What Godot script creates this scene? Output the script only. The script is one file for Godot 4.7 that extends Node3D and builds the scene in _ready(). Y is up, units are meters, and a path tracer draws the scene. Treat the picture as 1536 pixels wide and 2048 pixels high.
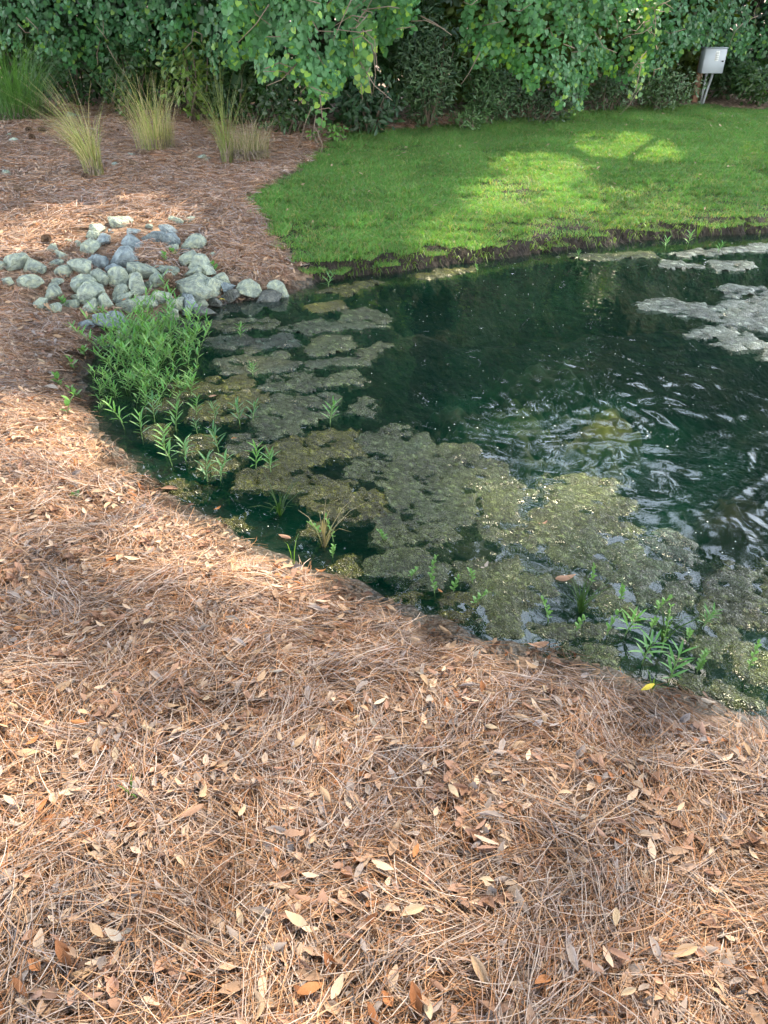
extends Node3D
# A pine straw bank beside an algae covered pond, with a mown lawn and a vine hung thicket on the far side.
# World: y up, metres, water level at y = 0, the viewer stands at x = 0, z = 0 on the bank.

const SHORE := [
	[1.21, -1.635],
	[1.022, -1.714],
	[0.864, -1.783],
	[0.701, -1.87],
	[0.491, -1.941],
	[0.321, -1.991],
	[0.204, -2.095],
	[0.06, -2.17],
	[-0.053, -2.241],
	[-0.173, -2.356],
	[-0.336, -2.432],
	[-0.509, -2.525],
	[-0.625, -2.609],
	[-0.806, -2.78],
	[-0.966, -2.908],
	[-1.121, -3.071],
	[-1.277, -3.295],
	[-1.466, -3.555],
	[-1.623, -3.828],
	[-1.732, -4.119],
	[-1.781, -4.445],
	[-1.752, -4.831],
	[-1.55, -5.011],
	[-1.318, -5.202],
	[-1.127, -5.416],
	[-0.797, -5.522],
	[-0.632, -5.711],
	[-0.496, -5.924],
	[-0.267, -6.035],
	[0.128, -6.162],
	[0.541, -6.348],
	[0.972, -6.515],
	[1.427, -6.719],
	[1.896, -6.887],
	[2.394, -7.095],
	[2.878, -7.195],
	[3.546, -7.314],
	[6.5, -8.4],
	[9.5, -8.0],
	[10.5, -4.0],
	[9.5, 0.4],
	[4.0, 0.6],
	[2.4, -0.55],
	[1.75, -1.2],
]
const LAWN := [
	[-0.466, -5.769],
	[-0.653, -6.059],
	[-0.894, -6.483],
	[-1.212, -7.159],
	[-1.132, -7.777],
	[-0.87, -8.599],
	[-0.715, -9.38],
	[-0.411, -10.246],
	[0.52, -10.817],
	[1.536, -11.34],
	[2.643, -11.92],
	[3.688, -12.449],
	[4.715, -12.726],
	[5.508, -12.41],
	[11, -14.6],
	[11, -6],
	[6.5, -7],
	[3.5, -6.5],
	[0.6, -5.6],
	[-0.3, -5.7],
]
const HEDGE := [
	[-9.5, -12.3],
	[-5.02, -11.26],
	[-3.73, -11.28],
	[-2.44, -10.73],
	[-1.47, -10.02],
	[-0.75, -9.85],
	[-0.05, -10.25],
	[0.52, -10.71],
	[1.5, -11.05],
	[2.6, -11.69],
	[3.63, -12.25],
	[4.72, -12.73],
	[5.72, -12.89],
	[11.0, -14.8],
]
const ROCKS := [
	["whitish rock alone in the sun at the very top of the rock pile", -2.146, -6.462, 0.096, 0.046, 0.08],
	["pointed pale rock, upper one of the leaning stack left of the pile's top", -2.267, -6.264, 0.067, 0.056, 0.066],
	["rounded pale green rock in the middle of the leaning stack near the pile's top", -2.269, -6.136, 0.052, 0.051, 0.055],
	["dark-bottomed grey green rock at the foot of the leaning stack", -2.218, -5.901, 0.067, 0.064, 0.07],
	["smooth bluish rock just right of the leaning stack", -2.147, -6.066, 0.059, 0.047, 0.057],
	["tiny grey stone behind the smooth bluish rock near the pile's top", -2.165, -6.258, 0.021, 0.019, 0.022],
	["dull brownish grey rock half sunk in straw behind the dark blue rock", -1.986, -6.247, 0.059, 0.036, 0.052],
	["dark blue grey rock with a shadowed right end on the upper slope", -1.916, -6.023, 0.073, 0.058, 0.071],
	["wide flat blue grey rock on the upper slope, longest of that row", -1.813, -6.186, 0.083, 0.046, 0.072],
	["round blue grey rock topping the right upper slope", -1.727, -6.364, 0.071, 0.047, 0.065],
	["pale mottled rock just below the round blue grey rock", -1.669, -6.165, 0.063, 0.048, 0.06],
	["small tan grey rock under the pale mottled rock", -1.617, -6.028, 0.051, 0.04, 0.049],
	["small dark rock tucked between two larger ones on the right slope", -1.542, -6.036, 0.04, 0.03, 0.039],
	["pale rock with rusty flecks standing alone on the right upper slope", -1.48, -6.127, 0.079, 0.066, 0.079],
	["low brown stone half buried in straw far above the pile, left of its pair", -1.721, -6.624, 0.055, 0.027, 0.046],
	["low brown stone half buried in straw far above the pile, right of its pair", -1.618, -6.659, 0.041, 0.023, 0.036],
	["knobbly pale green rock above the big rounded right hand rock", -1.454, -5.891, 0.078, 0.061, 0.076],
	["big rounded bluish white rock on the right with weeds at its foot", -1.34, -5.756, 0.098, 0.077, 0.095],
	["wedge shaped pale rock leaning on the big rounded right hand rock", -1.41, -5.692, 0.066, 0.052, 0.064],
	["large blue grey rock by itself in the straw at the centre of the upper slope", -1.919, -5.751, 0.106, 0.073, 0.099],
	["slanting blue grey rock left of the large centre rock", -2.075, -5.655, 0.071, 0.062, 0.072],
	["small bluish stone above the slanting blue grey rock", -2.149, -5.742, 0.026, 0.025, 0.027],
	["low blue rock sunk in straw below the large centre rock", -1.936, -5.551, 0.074, 0.042, 0.065],
	["long flat pale rock lying across the middle of the pile", -1.768, -5.574, 0.107, 0.053, 0.09],
	["low flat grey rock right of the long flat pale rock with a weed between", -1.607, -5.68, 0.075, 0.04, 0.064],
	["mossy yellow green rock with a weed on top in the right middle of the pile", -1.573, -5.578, 0.054, 0.045, 0.054],
	["broad pale green rock in the left middle of the pile, upper of two", -2.155, -5.49, 0.089, 0.055, 0.08],
	["small pale rock at the left end of the middle row", -2.264, -5.421, 0.055, 0.041, 0.052],
	["rounded pale boulder in the left middle of the pile, lower of two", -2.1, -5.297, 0.083, 0.07, 0.083],
	["pale boulder with a dark crack across its face", -1.981, -5.367, 0.07, 0.067, 0.074],
	["large yellowish boulder at the front left of the pile", -2.002, -5.204, 0.11, 0.072, 0.101],
	["upright pale rock at the centre of the pile", -1.873, -5.383, 0.067, 0.081, 0.078],
	["narrow grey rock squeezed between two upright pale rocks", -1.803, -5.428, 0.038, 0.061, 0.051],
	["tall blocky pale rock at the centre front of the pile", -1.714, -5.322, 0.064, 0.093, 0.082],
	["mossy capped rock below the upright centre rock", -1.823, -5.265, 0.072, 0.053, 0.068],
	["pale rock at the front edge under the mossy capped rock", -1.783, -5.203, 0.065, 0.047, 0.061],
	["thin grey sliver of rock right of the tall blocky rock", -1.67, -5.415, 0.025, 0.041, 0.034],
	["grey white rock strewn with straw left of the pine cone", -1.606, -5.473, 0.058, 0.057, 0.061],
	["biggest boulder of the pile with a flat slanting face beside the pine cone", -1.38, -5.423, 0.145, 0.101, 0.135],
	["small pointed rock peeping over the biggest boulder", -1.378, -5.606, 0.038, 0.04, 0.042],
	["angular greenish rock leaning against the right side of the biggest boulder", -1.244, -5.498, 0.081, 0.09, 0.09],
	["flat bluish rock at the right end of the pile", -1.191, -5.64, 0.082, 0.047, 0.072],
	["dark blue rock under the flat rock at the right end", -1.141, -5.555, 0.048, 0.049, 0.052],
	["low dark rock at the water's edge on the right end of the pile", -1.097, -5.476, 0.069, 0.039, 0.06],
	["brownish pink rock at the front of the pile above the green weeds", -1.544, -5.268, 0.066, 0.047, 0.062],
	["pale green rock in front of the biggest boulder above the weeds", -1.44, -5.25, 0.064, 0.058, 0.065],
	["smooth grey rock under the biggest boulder at the waterline", -1.358, -5.232, 0.072, 0.08, 0.081],
	["wide pale rock just showing over the green weeds", -1.648, -5.184, 0.094, 0.049, 0.081],
	["pale rock at the upper left edge of the green weeds", -1.75, -5.127, 0.076, 0.042, 0.066],
	["leaning narrow pale rock at the front left of the pile", -1.869, -5.087, 0.048, 0.062, 0.058],
	["slanted bluish rock alone in front of the pile on the left", -1.958, -5.015, 0.058, 0.052, 0.059],
	["flat pale rock at the left foot of the large yellowish boulder", -2.048, -5.126, 0.064, 0.041, 0.058],
	["straw covered low rock left of the pile's foot", -2.087, -5.053, 0.064, 0.026, 0.051],
	["dark green rock with a flat top on the left slope", -2.24, -5.137, 0.073, 0.05, 0.068],
	["pale flat rock on the far left slope below the left pair", -2.418, -5.2, 0.074, 0.044, 0.065],
	["pale green smaller rock of the left hand pair", -2.458, -5.425, 0.067, 0.052, 0.064],
	["large mottled rock of the left hand pair", -2.6, -5.459, 0.085, 0.068, 0.083],
	["pale rock cut by the left edge of the picture", -2.674, -5.4, 0.039, 0.041, 0.043],
	["faint grey rock almost buried in the left slope", -2.355, -5.57, 0.047, 0.028, 0.042],
	["bluish stone with straw on it left of the leaning stack", -2.465, -5.825, 0.04, 0.036, 0.041],
	["rounded bluish stone with a dark right side left of the leaning stack", -2.381, -5.742, 0.042, 0.036, 0.042],
	["low dark stone between the left slope rocks", -2.266, -5.289, 0.042, 0.027, 0.038],
	["low straw strewn stone near the left edge", -2.548, -5.164, 0.048, 0.027, 0.042],
	["rounded grey stone alone at the lower left of the pile", -2.273, -4.965, 0.052, 0.04, 0.05],
	["flat grey stone right of the lone lower left stone", -2.18, -4.949, 0.049, 0.026, 0.042],
	["small blue stone at the lowest left of the pile beside bare litter", -1.94, -4.804, 0.059, 0.035, 0.053],
	["smooth blue grey rock at the left edge of the green weeds", -1.854, -4.9, 0.063, 0.052, 0.062],
	["large smooth grey rock half hidden in the green weeds", -1.773, -4.912, 0.08, 0.057, 0.075],
	["lowest grey rock, hidden among the green weeds", -1.685, -4.784, 0.048, 0.039, 0.048],
	["grey rock showing through the weeds below the biggest boulder", -1.437, -5.113, 0.043, 0.048, 0.048],
	["flat wet dark rock lying at the waterline", -1.25, -5.196, 0.072, 0.035, 0.06],
	["dark wet rock in the hollow right of the biggest boulder", -1.213, -5.362, 0.045, 0.041, 0.046],
	["small shadowed rock under the angular greenish rock", -1.282, -5.318, 0.044, 0.036, 0.044],
	["small tan stone left of the leaning stack's foot", -2.334, -5.999, 0.027, 0.023, 0.027],
	["small tan stone sunk in the sunlit straw edge", -2.418, -6.04, 0.031, 0.019, 0.028],
	["small bluish stone in the straw right of the knobbly rock", -1.334, -6.006, 0.027, 0.02, 0.026],
	["small flat stone in straw above the wide flat rock", -1.895, -6.437, 0.029, 0.021, 0.027],
	["straw covered grey rock at the shore right of the pile", -0.975, -5.56, 0.087, 0.062, 0.082],
	["low wet rock at the waterline, last but one on the right", -0.85, -5.5, 0.083, 0.044, 0.071],
	["rightmost rock on the shore, half under hanging straw", -0.778, -5.579, 0.08, 0.062, 0.077],
	["small pale stone between the two taller grass clumps", -2.658, -8.775, 0.04, 0.032, 0.039],
	["small grey stone right of the leaning grass clump's foot", -2.696, -8.316, 0.046, 0.03, 0.042],
	["small grey stone left of the withered grass clump", -1.903, -8.664, 0.051, 0.034, 0.047],
	["smaller of two grey stones by the withered grass clump", -1.834, -8.624, 0.039, 0.028, 0.037],
	["small grey stone below the middle grass clump", -2.261, -8.619, 0.039, 0.028, 0.037],
	["small grey stone near the left edge of the upper straw bed", -3.617, -7.898, 0.039, 0.029, 0.037],
	["small grey stone below the big green grass clump", -4.256, -9.604, 0.043, 0.031, 0.04],
	["flat grey stone slab behind the leaning grass clump", -3.945, -10.948, 0.138, 0.031, 0.099],
	["pale stone on the far left straw", -4.073, -9.305, 0.054, 0.03, 0.047],
]
const MATS := [
	["yellow olive algae mat left of the dark crack at the foot of the weeds", 0, [-1.245, -4.068, -0.965, -4.143, -0.937, -4.035, -1.085, -3.918, -1.199, -3.93], []],
	["narrow olive algae mat right of the dark crack near the weeds", 0, [-0.928, -4.061, -0.871, -4.157, -0.734, -4.115, -0.697, -4.035, -0.839, -3.956, -0.913, -3.975], []],
	["broad golden olive algae mat with a dead leaf at its upper left corner", 0, [-1.03, -3.722, -0.986, -3.842, -0.919, -3.93, -0.684, -3.956, -0.651, -3.892, -0.658, -3.752, -0.733, -3.624, -0.868, -3.641, -1.012, -3.629], []],
	["dark grey green algae mat between the golden mat and open water", 2, [-0.65, -3.842, -0.554, -3.924, -0.302, -3.924, -0.258, -3.83, -0.287, -3.652, -0.405, -3.551, -0.424, -3.465, -0.567, -3.444, -0.667, -3.486, -0.663, -3.652, -0.634, -3.757], []],
	["thin sunken algae wisp alone in green water beside the sprig", 2, [-0.186, -3.794, -0.105, -3.849, -0.03, -3.8, -0.029, -3.681, -0.061, -3.641, -0.142, -3.71], []],
	["bright olive algae mat at the centre above the dark hole", 0, [-0.592, -3.341, -0.525, -3.413, -0.326, -3.454, -0.174, -3.486, -0.125, -3.454, -0.114, -3.316, -0.126, -3.233, -0.187, -3.186, -0.262, -3.224, -0.402, -3.167, -0.5, -3.186, -0.588, -3.252], []],
	["bubbly grey algae lobe jutting into open water at the centre", 2, [-0.123, -3.382, -0.085, -3.486, 0.057, -3.551, 0.197, -3.47, 0.255, -3.366, 0.158, -3.311, 0.029, -3.262, -0.068, -3.262, -0.118, -3.306], []],
	["olive algae mat below the dark hole with ragged lower edge", 0, [-0.664, -3.08, -0.617, -3.162, -0.501, -3.195, -0.33, -3.158, -0.3, -3.076, -0.158, -3.036, -0.167, -2.908, -0.284, -2.839, -0.371, -2.827, -0.401, -2.9, -0.496, -2.946, -0.516, -2.921, -0.643, -2.971], [-0.244, -3.121, 0.081, 0.079]],
	["tapering olive algae tongue pointing at the dead grass in the shallows", 0, [-0.281, -2.799, -0.242, -2.879, -0.109, -2.937, -0.014, -2.9, 0.018, -2.807, -0.017, -2.722, -0.145, -2.67, -0.233, -2.722], []],
	["huge olive grey algae sheet in the middle with two small holes", 1, [-0.126, -3.219, 0.017, -3.262, 0.079, -3.326, 0.403, -3.341, 0.47, -3.267, 0.49, -3.186, 0.554, -3.116, 0.64, -2.937, 0.581, -3.005, 0.467, -2.908, 0.379, -2.692, 0.28, -2.656, 0.235, -2.612, 0.196, -2.67, 0.133, -2.7, 0.047, -2.67, -0.013, -2.692, 0.018, -2.807, 0.054, -2.908, -0.018, -3.005, -0.145, -3.08], [0.201, -3.01, 0.051, 0.044, 0.138, -2.867, 0.045, 0.041]],
	["pale granular algae mat bordering the narrow winding channel on its left", 1, [0.388, -2.674, 0.472, -2.896, 0.58, -2.997, 0.639, -2.929, 0.654, -2.879, 0.605, -2.674, 0.574, -2.566, 0.504, -2.584, 0.42, -2.619], []],
	["large pale algae mat right of the winding channel beside the bright ripples", 1, [0.747, -3.005, 0.82, -3.049, 1.081, -3.067, 1.102, -2.992, 1.046, -2.888, 1.092, -2.827, 1.014, -2.692, 1.046, -2.619, 0.953, -2.549, 0.897, -2.488, 0.78, -2.415, 0.705, -2.438, 0.63, -2.532, 0.607, -2.619, 0.64, -2.761, 0.727, -2.827], []],
	["bubbly silver green algae mat right of the big pale mat", 2, [0.851, -2.491, 0.923, -2.535, 1.077, -2.508, 1.098, -2.425, 1.192, -2.346, 1.207, -2.276, 1.111, -2.174, 1.054, -2.138, 0.964, -2.146, 0.923, -2.203, 0.866, -2.261, 0.826, -2.352], []],
	["dark bubbly algae mat at the edge of the bright ripples", 3, [1.061, -2.566, 1.196, -2.602, 1.27, -2.498, 1.266, -2.415, 1.206, -2.377, 1.117, -2.441, 1.089, -2.522], []],
	["wide grey blue algae sheet cut by the right edge of the picture", 3, [1.252, -2.352, 1.314, -2.393, 1.408, -2.39, 1.556, -2.368, 1.637, -2.203, 1.53, -1.975, 1.397, -1.993, 1.304, -2.026, 1.259, -2.087, 1.25, -2.16, 1.205, -2.203], []],
	["olive algae mat with a grey dead leaf lying on it", 1, [0.301, -2.399, 0.345, -2.448, 0.438, -2.471, 0.502, -2.415, 0.603, -2.306, 0.58, -2.217, 0.507, -2.18, 0.405, -2.186, 0.342, -2.203, 0.301, -2.276], []],
	["small olive algae mat wedged under the bubbly silver mat", 1, [0.804, -2.24, 0.86, -2.238, 0.925, -2.141, 0.911, -2.1, 0.848, -2.127, 0.803, -2.169], []],
	["long olive algae mat lying off the straw shore at the centre", 1, [-0.086, -2.441, 0.024, -2.461, 0.147, -2.498, 0.246, -2.461, 0.284, -2.377, 0.221, -2.321, 0.139, -2.297, 0.043, -2.306, -0.045, -2.337], []],
	["olive algae mat with a bright green speck left of the sky reflection", 1, [-0.008, -2.648, 0.047, -2.656, 0.195, -2.648, 0.277, -2.619, 0.312, -2.577, 0.23, -2.528, 0.169, -2.549, 0.066, -2.522, 0.004, -2.556], []],
	["rounded algae mat touching the shore right of the small leaf weeds", 1, [0.352, -2.119, 0.403, -2.166, 0.495, -2.158, 0.503, -2.079, 0.446, -2.0, 0.373, -1.983, 0.339, -2.026], []],
	["grey olive algae mat at the straw shore left of the spiky sprout", 1, [0.624, -1.933, 0.684, -1.958, 0.798, -1.923, 0.835, -1.885, 0.778, -1.843, 0.705, -1.82, 0.646, -1.855], []],
	["thin grey algae mat just above the mat by the spiky sprout", 2, [0.569, -2.021, 0.683, -2.039, 0.783, -1.993, 0.752, -1.948, 0.65, -1.96], []],
	["small round algae mat in the dark gap near the right edge", 1, [1.161, -2.155, 1.222, -2.197, 1.241, -2.146, 1.237, -2.1, 1.166, -2.089], []],
	["pale knobbly algae mound amid the glinting shallows on the right", 1, [1.149, -2.039, 1.233, -2.073, 1.266, -2.008, 1.256, -1.938, 1.166, -1.89, 1.072, -1.866, 1.054, -1.914], []],
	["long pale algae strip along the shore at the right corner", 1, [0.993, -1.753, 1.047, -1.793, 1.112, -1.743, 1.181, -1.711, 1.208, -1.64, 1.105, -1.673, 1.018, -1.706], []],
	["glinting algae mat at the right edge above the long shore strip", 1, [1.224, -1.909, 1.322, -1.938, 1.391, -1.82, 1.291, -1.743, 1.198, -1.798], []],
	["low green algae mat under the small leaf weeds near the shore", 0, [0.187, -2.197, 0.249, -2.214, 0.33, -2.183, 0.337, -2.119, 0.277, -2.103, 0.206, -2.13], []],
	["small green algae tuft of mat hugging the centre shore", 0, [0.022, -2.183, 0.098, -2.203, 0.088, -2.135, 0.031, -2.138], []],
	["tiny algae mat left of the withered grass in the shallows", 0, [-0.373, -2.652, -0.304, -2.663, -0.287, -2.609, -0.361, -2.594], []],
	["tiny algae mat below the withered grass at the shore", 0, [-0.22, -2.399, -0.145, -2.415, -0.11, -2.358, -0.188, -2.355], []],
	["small bright algae mat near the orange leaf in the left shallows", 0, [-0.721, -2.707, -0.632, -2.726, -0.608, -2.681, -0.698, -2.67], []],
	["olive algae mat behind the pair of spiky sprouts on the left", 0, [-0.91, -3.195, -0.826, -3.262, -0.678, -3.252, -0.688, -3.158, -0.797, -3.103, -0.868, -3.103], []],
	["dark green algae mat beside a brown leaf in the left shallows", 3, [-0.778, -3.382, -0.709, -3.46, -0.614, -3.433, -0.602, -3.341, -0.705, -3.267, -0.758, -3.291], []],
	["golden algae mat closest to the left shore in front of brown leaves", 0, [-0.985, -2.946, -0.93, -3.005, -0.851, -2.98, -0.828, -2.925, -0.932, -2.863, -0.966, -2.883], []],
	["olive algae mat between the sprouts on the left", 0, [-1.026, -3.392, -0.937, -3.454, -0.864, -3.413, -0.861, -3.316, -0.937, -3.267, -1.004, -3.291], []],
	["dull olive algae mat half under the lower weeds", 0, [-1.294, -3.861, -1.164, -3.899, -1.085, -3.812, -1.183, -3.74, -1.27, -3.763], []],
	["small olive algae mat at the left shore below the weeds", 0, [-1.213, -3.519, -1.151, -3.551, -1.118, -3.465, -1.187, -3.433], []],
	["grey algae mat nearest the flat wet rock", 3, [-1.183, -5.046, -0.923, -5.132, -0.708, -5.055, -0.753, -4.917, -1.052, -4.872], []],
	["grey green algae mat with a sprout, second row from the rocks", 3, [-1.157, -4.733, -1.043, -4.819, -0.806, -4.767, -0.615, -4.802, -0.559, -4.625, -0.775, -4.536, -1.064, -4.576], []],
	["grey algae mat right of the first sprout under the rocks", 2, [-0.692, -4.908, -0.536, -5.036, -0.314, -5.065, -0.281, -4.953, -0.42, -4.828, -0.612, -4.846], []],
	["speckled pale algae mat in the middle of the upper field", 1, [-0.533, -4.616, -0.415, -4.75, -0.222, -4.793, -0.162, -4.625, -0.299, -4.504, -0.452, -4.473], []],
	["dark algae mat around the small sprout below the rocks", 3, [-1.027, -4.374, -0.831, -4.489, -0.584, -4.496, -0.503, -4.351, -0.673, -4.206, -0.94, -4.22], []],
	["speckled algae mat beside open water in the upper field", 2, [-0.474, -4.374, -0.333, -4.45, -0.163, -4.434, -0.139, -4.329, -0.322, -4.27, -0.457, -4.27], []],
	["yellowish speckled algae mat at the edge of open water", 1, [-0.367, -4.129, -0.26, -4.22, -0.142, -4.206, -0.138, -4.068, -0.275, -4.041, -0.361, -4.055], []],
	["dark speckled algae mat above the golden olive mat", 2, [-0.667, -4.157, -0.496, -4.213, -0.394, -4.102, -0.413, -3.975, -0.584, -3.943, -0.673, -4.021], []],
	["dark bubbly algae lobe pointing into open water near the lawn bank", 2, [-0.266, -5.239, -0.099, -5.27, 0.065, -5.103, -0.02, -4.971, -0.22, -4.917, -0.286, -5.046], []],
	["brownish yellow algae mat nearest the corner of the lawn", 0, [-0.598, -5.341, -0.463, -5.445, -0.319, -5.456, -0.27, -5.341, -0.45, -5.26], []],
	["small speckled algae mat at the tip of the upper field", 1, [-0.145, -4.592, -0.026, -4.733, 0.054, -4.625, -0.05, -4.504, -0.126, -4.427], []],
	["large grey white algae raft on the right with a ragged left tip", 4, [1.824, -5.414, 1.901, -5.499, 2.146, -5.467, 2.334, -5.382, 2.606, -5.531, 2.829, -5.575, 3.161, -5.467, 2.871, -4.846, 2.476, -4.846, 2.382, -4.944, 2.281, -5.036, 2.171, -5.112, 2.077, -5.141, 1.969, -5.239, 1.849, -5.31], []],
	["small grey white algae raft behind the large raft", 4, [2.494, -5.733, 2.68, -5.827, 2.838, -5.745, 2.856, -5.642, 2.623, -5.575, 2.483, -5.597], []],
	["narrow grey white algae raft below the large raft's middle", 4, [1.976, -4.828, 2.087, -4.962, 2.265, -4.99, 2.355, -4.908, 2.295, -4.802, 2.087, -4.767], []],
	["rounded grey white algae raft, lowest of the right hand rafts", 4, [2.097, -4.658, 2.226, -4.793, 2.396, -4.811, 2.463, -4.733, 2.403, -4.625, 2.276, -4.544, 2.162, -4.616], []],
	["grey white algae raft at the right edge below the large raft", 4, [2.289, -4.496, 2.428, -4.6, 2.584, -4.568, 2.529, -4.442, 2.344, -4.442], []],
	["thin grey algae streak off the far bank, left of two", 4, [2.152, -6.321, 2.369, -6.431, 2.578, -6.362, 2.558, -6.254, 2.339, -6.201], []],
	["thin grey algae streak off the far bank, right of two", 4, [2.592, -6.294, 2.804, -6.487, 3.032, -6.431, 2.945, -6.241, 2.701, -6.201], []],
	["olive algae film along the lawn bank towards the right", 1, [1.482, -6.559, 1.721, -6.691, 2.013, -6.661, 2.29, -6.736, 2.328, -6.573, 2.011, -6.487, 1.713, -6.459], []],
	["pale algae film with sprouts at the far right bank", 4, [2.414, -6.646, 2.736, -6.781, 3.118, -6.874, 3.604, -6.984, 3.516, -6.781, 3.005, -6.691, 2.581, -6.573], []],
	["brown olive algae mat against the middle of the lawn bank", 0, [0.244, -6.059, 0.491, -6.214, 0.733, -6.214, 0.52, -6.047, 0.281, -5.972], []],
	["brown olive algae mat against the left end of the lawn bank", 0, [-0.478, -5.665, -0.26, -5.839, 0.008, -5.899, -0.106, -5.745, -0.325, -5.597], []],
]
const SUNK := [
	["added yellow green sheet tinted like reflected leaves under the ripples left of the bright glints", [0.603, -3.813, 0.763, -4.062, 0.95, -3.966, 0.922, -3.586, 0.747, -3.403, 0.607, -3.505], 0.07, 0.11, 0.01],
	["added golden green sheet tinted like reflected leaves under the ripples above the large pale mat", [0.935, -3.586, 1.093, -3.966, 1.346, -4.062, 1.42, -3.754, 1.271, -3.353, 1.047, -3.256, 0.917, -3.353], 0.1, 0.115, 0.01],
	["added dim green tint sheet under the water at the centre of the pond", [0.58, -4.265, 0.897, -4.56, 1.239, -4.679, 1.419, -4.484, 1.222, -4.161, 0.909, -4.062], 0.018, 0.05, 0.018],
	["added brownish tint sheet under the water near the right edge", [1.449, -3.01, 1.633, -3.096, 1.773, -2.968, 1.661, -2.694, 1.482, -2.623, 1.403, -2.769], 0.04, 0.032, 0.008],
	["added green tint sheet under the water right of the bubbly grey lobe", [0.228, -3.813, 0.384, -4.062, 0.549, -3.966, 0.556, -3.641, 0.428, -3.559, 0.298, -3.586], 0.012, 0.045, 0.02],
]
const SPROUTS := [
	["lone lance leaved sprout nearest the flat wet rock", -0.928, -4.748, 0.103],
	["small lance leaved sprout in the dark algae below the rocks", -0.77, -4.178, 0.086],
	["tall lance leaved sprout at the foot of the dense weeds", -1.076, -3.897, 0.157],
	["lance leaved sprout just below the tall one at the weeds' foot", -0.997, -3.655, 0.117],
	["thin lance leaved sprout on the golden olive mat", -0.887, -3.618, 0.097],
	["bushy lance leaved sprout on the lower edge of the golden mat, left of two", -0.753, -3.571, 0.134],
	["bushy lance leaved sprout on the lower edge of the golden mat, right of two", -0.691, -3.594, 0.122],
	["small low sprout between two olive mats", -0.955, -3.473, 0.069],
	["lone lance leaved sprout at the edge of open water", -0.283, -3.582, 0.134],
	["pale lance leaved sprout leaning left at the left shore", -1.085, -3.314, 0.151],
	["whitish lance leaved sprout closest to the left shore", -1.012, -3.157, 0.146],
	["lance leaved sprout right of the whitish one", -0.955, -3.193, 0.13],
	["tall lance leaved sprout below the dense weeds", -1.074, -3.509, 0.151],
	["bushy silvery sprout beside the brown leaf", -0.811, -3.281, 0.138],
	["spiky bright sprout on the left of the front pair", -0.817, -3.011, 0.13],
	["spiky bright sprout on the right of the front pair", -0.761, -3.024, 0.125],
	["lance leaved sprout on the olive tongue, left of two", -0.607, -3.121, 0.122],
	["lance leaved sprout on the olive tongue, right of two", -0.532, -3.085, 0.132],
	["tall sprout at the left shore against the litter", -1.221, -3.412, 0.185],
	["thin sprout in the dark gap under the weeds", -1.203, -3.596, 0.167],
	["weedy sprout at the water's edge on the far left", -1.34, -3.52, 0.19],
	["spiky lance leaved sprout in the shallows at the right corner", 0.874, -1.857, 0.186],
	["dark lance leaved sprout rooted at the straw edge on the right", 0.933, -1.761, 0.161],
	["lance leaved sprout between small leaf weeds on the right", 0.855, -2.003, 0.108],
	["small upright sprout in the dark gap at the right", 1.143, -2.04, 0.092],
	["far sprout in the algae film below the lawn, left of three", 2.433, -6.774, 0.116],
	["far sprout in the algae film below the lawn, middle of three", 2.667, -6.895, 0.129],
	["far sprout in the algae film below the lawn, right of three", 2.844, -6.653, 0.104],
	["tiny far sprout standing in the water by the olive film", 1.615, -6.482, 0.082],
	["weedy sprout at the corner where lawn, straw and water meet", -0.427, -5.742, 0.12],
]
const SMALL := [
	["small leaf weed among dry stems in the shallows, left of two", -0.267, -2.585, 0.112],
	["small leaf weed among dry stems in the shallows, right of two", -0.207, -2.549, 0.116],
	["bright small leaf weed at the straw edge below the dry stems", -0.207, -2.44, 0.074],
	["tiny weed at the left tip of the green speck mat", 0.004, -2.549, 0.061],
	["small leaf weed on the long shore mat, left of its group", 0.101, -2.309, 0.071],
	["tallest small leaf weed on the long shore mat", 0.182, -2.307, 0.123],
	["small leaf weed at the shore side of the long mat", 0.193, -2.222, 0.079],
	["small leaf weed in the dark gap right of the long mat", 0.259, -2.222, 0.083],
	["bright small leaf weed left of the grey dead leaf", 0.341, -2.282, 0.103],
	["small leaf weed over the low green mat", 0.328, -2.148, 0.09],
	["small leaf weed left of the submerged grass", 0.596, -2.065, 0.097],
	["small leaf weed over the thin grey mat", 0.678, -2.005, 0.104],
	["straggling small leaf weed beside the lance leaved sprout", 0.785, -1.993, 0.121],
	["small leaf weed left of the bubbly silver mat", 0.794, -2.27, 0.094],
	["small leaf weed on the wedged olive mat", 0.881, -2.174, 0.077],
	["feathery small leaf weed in the glinting gap", 0.994, -2.115, 0.112],
	["long trailing small leaf weed in the right shallows", 0.958, -1.917, 0.19],
	["leafy small weed behind the trailing one", 0.948, -2.018, 0.109],
	["small leaf weed left of the pale knobbly mound", 1.065, -1.966, 0.077],
	["tall thin small leaf weed near the right edge", 1.219, -1.821, 0.164],
	["fuzzy green weed on the pale knobbly mound", 1.069, -1.857, 0.091],
	["low green weed below the pale knobbly mound", 1.047, -1.821, 0.061],
	["small weed on the bank at the lawn's corner", -0.495, -5.946, 0.104],
	["small weed hanging at the lawn bank, middle", 0.746, -6.143, 0.078],
	["small round leaf weed at the lawn bank, left", -0.091, -6.117, 0.077],
]
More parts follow.
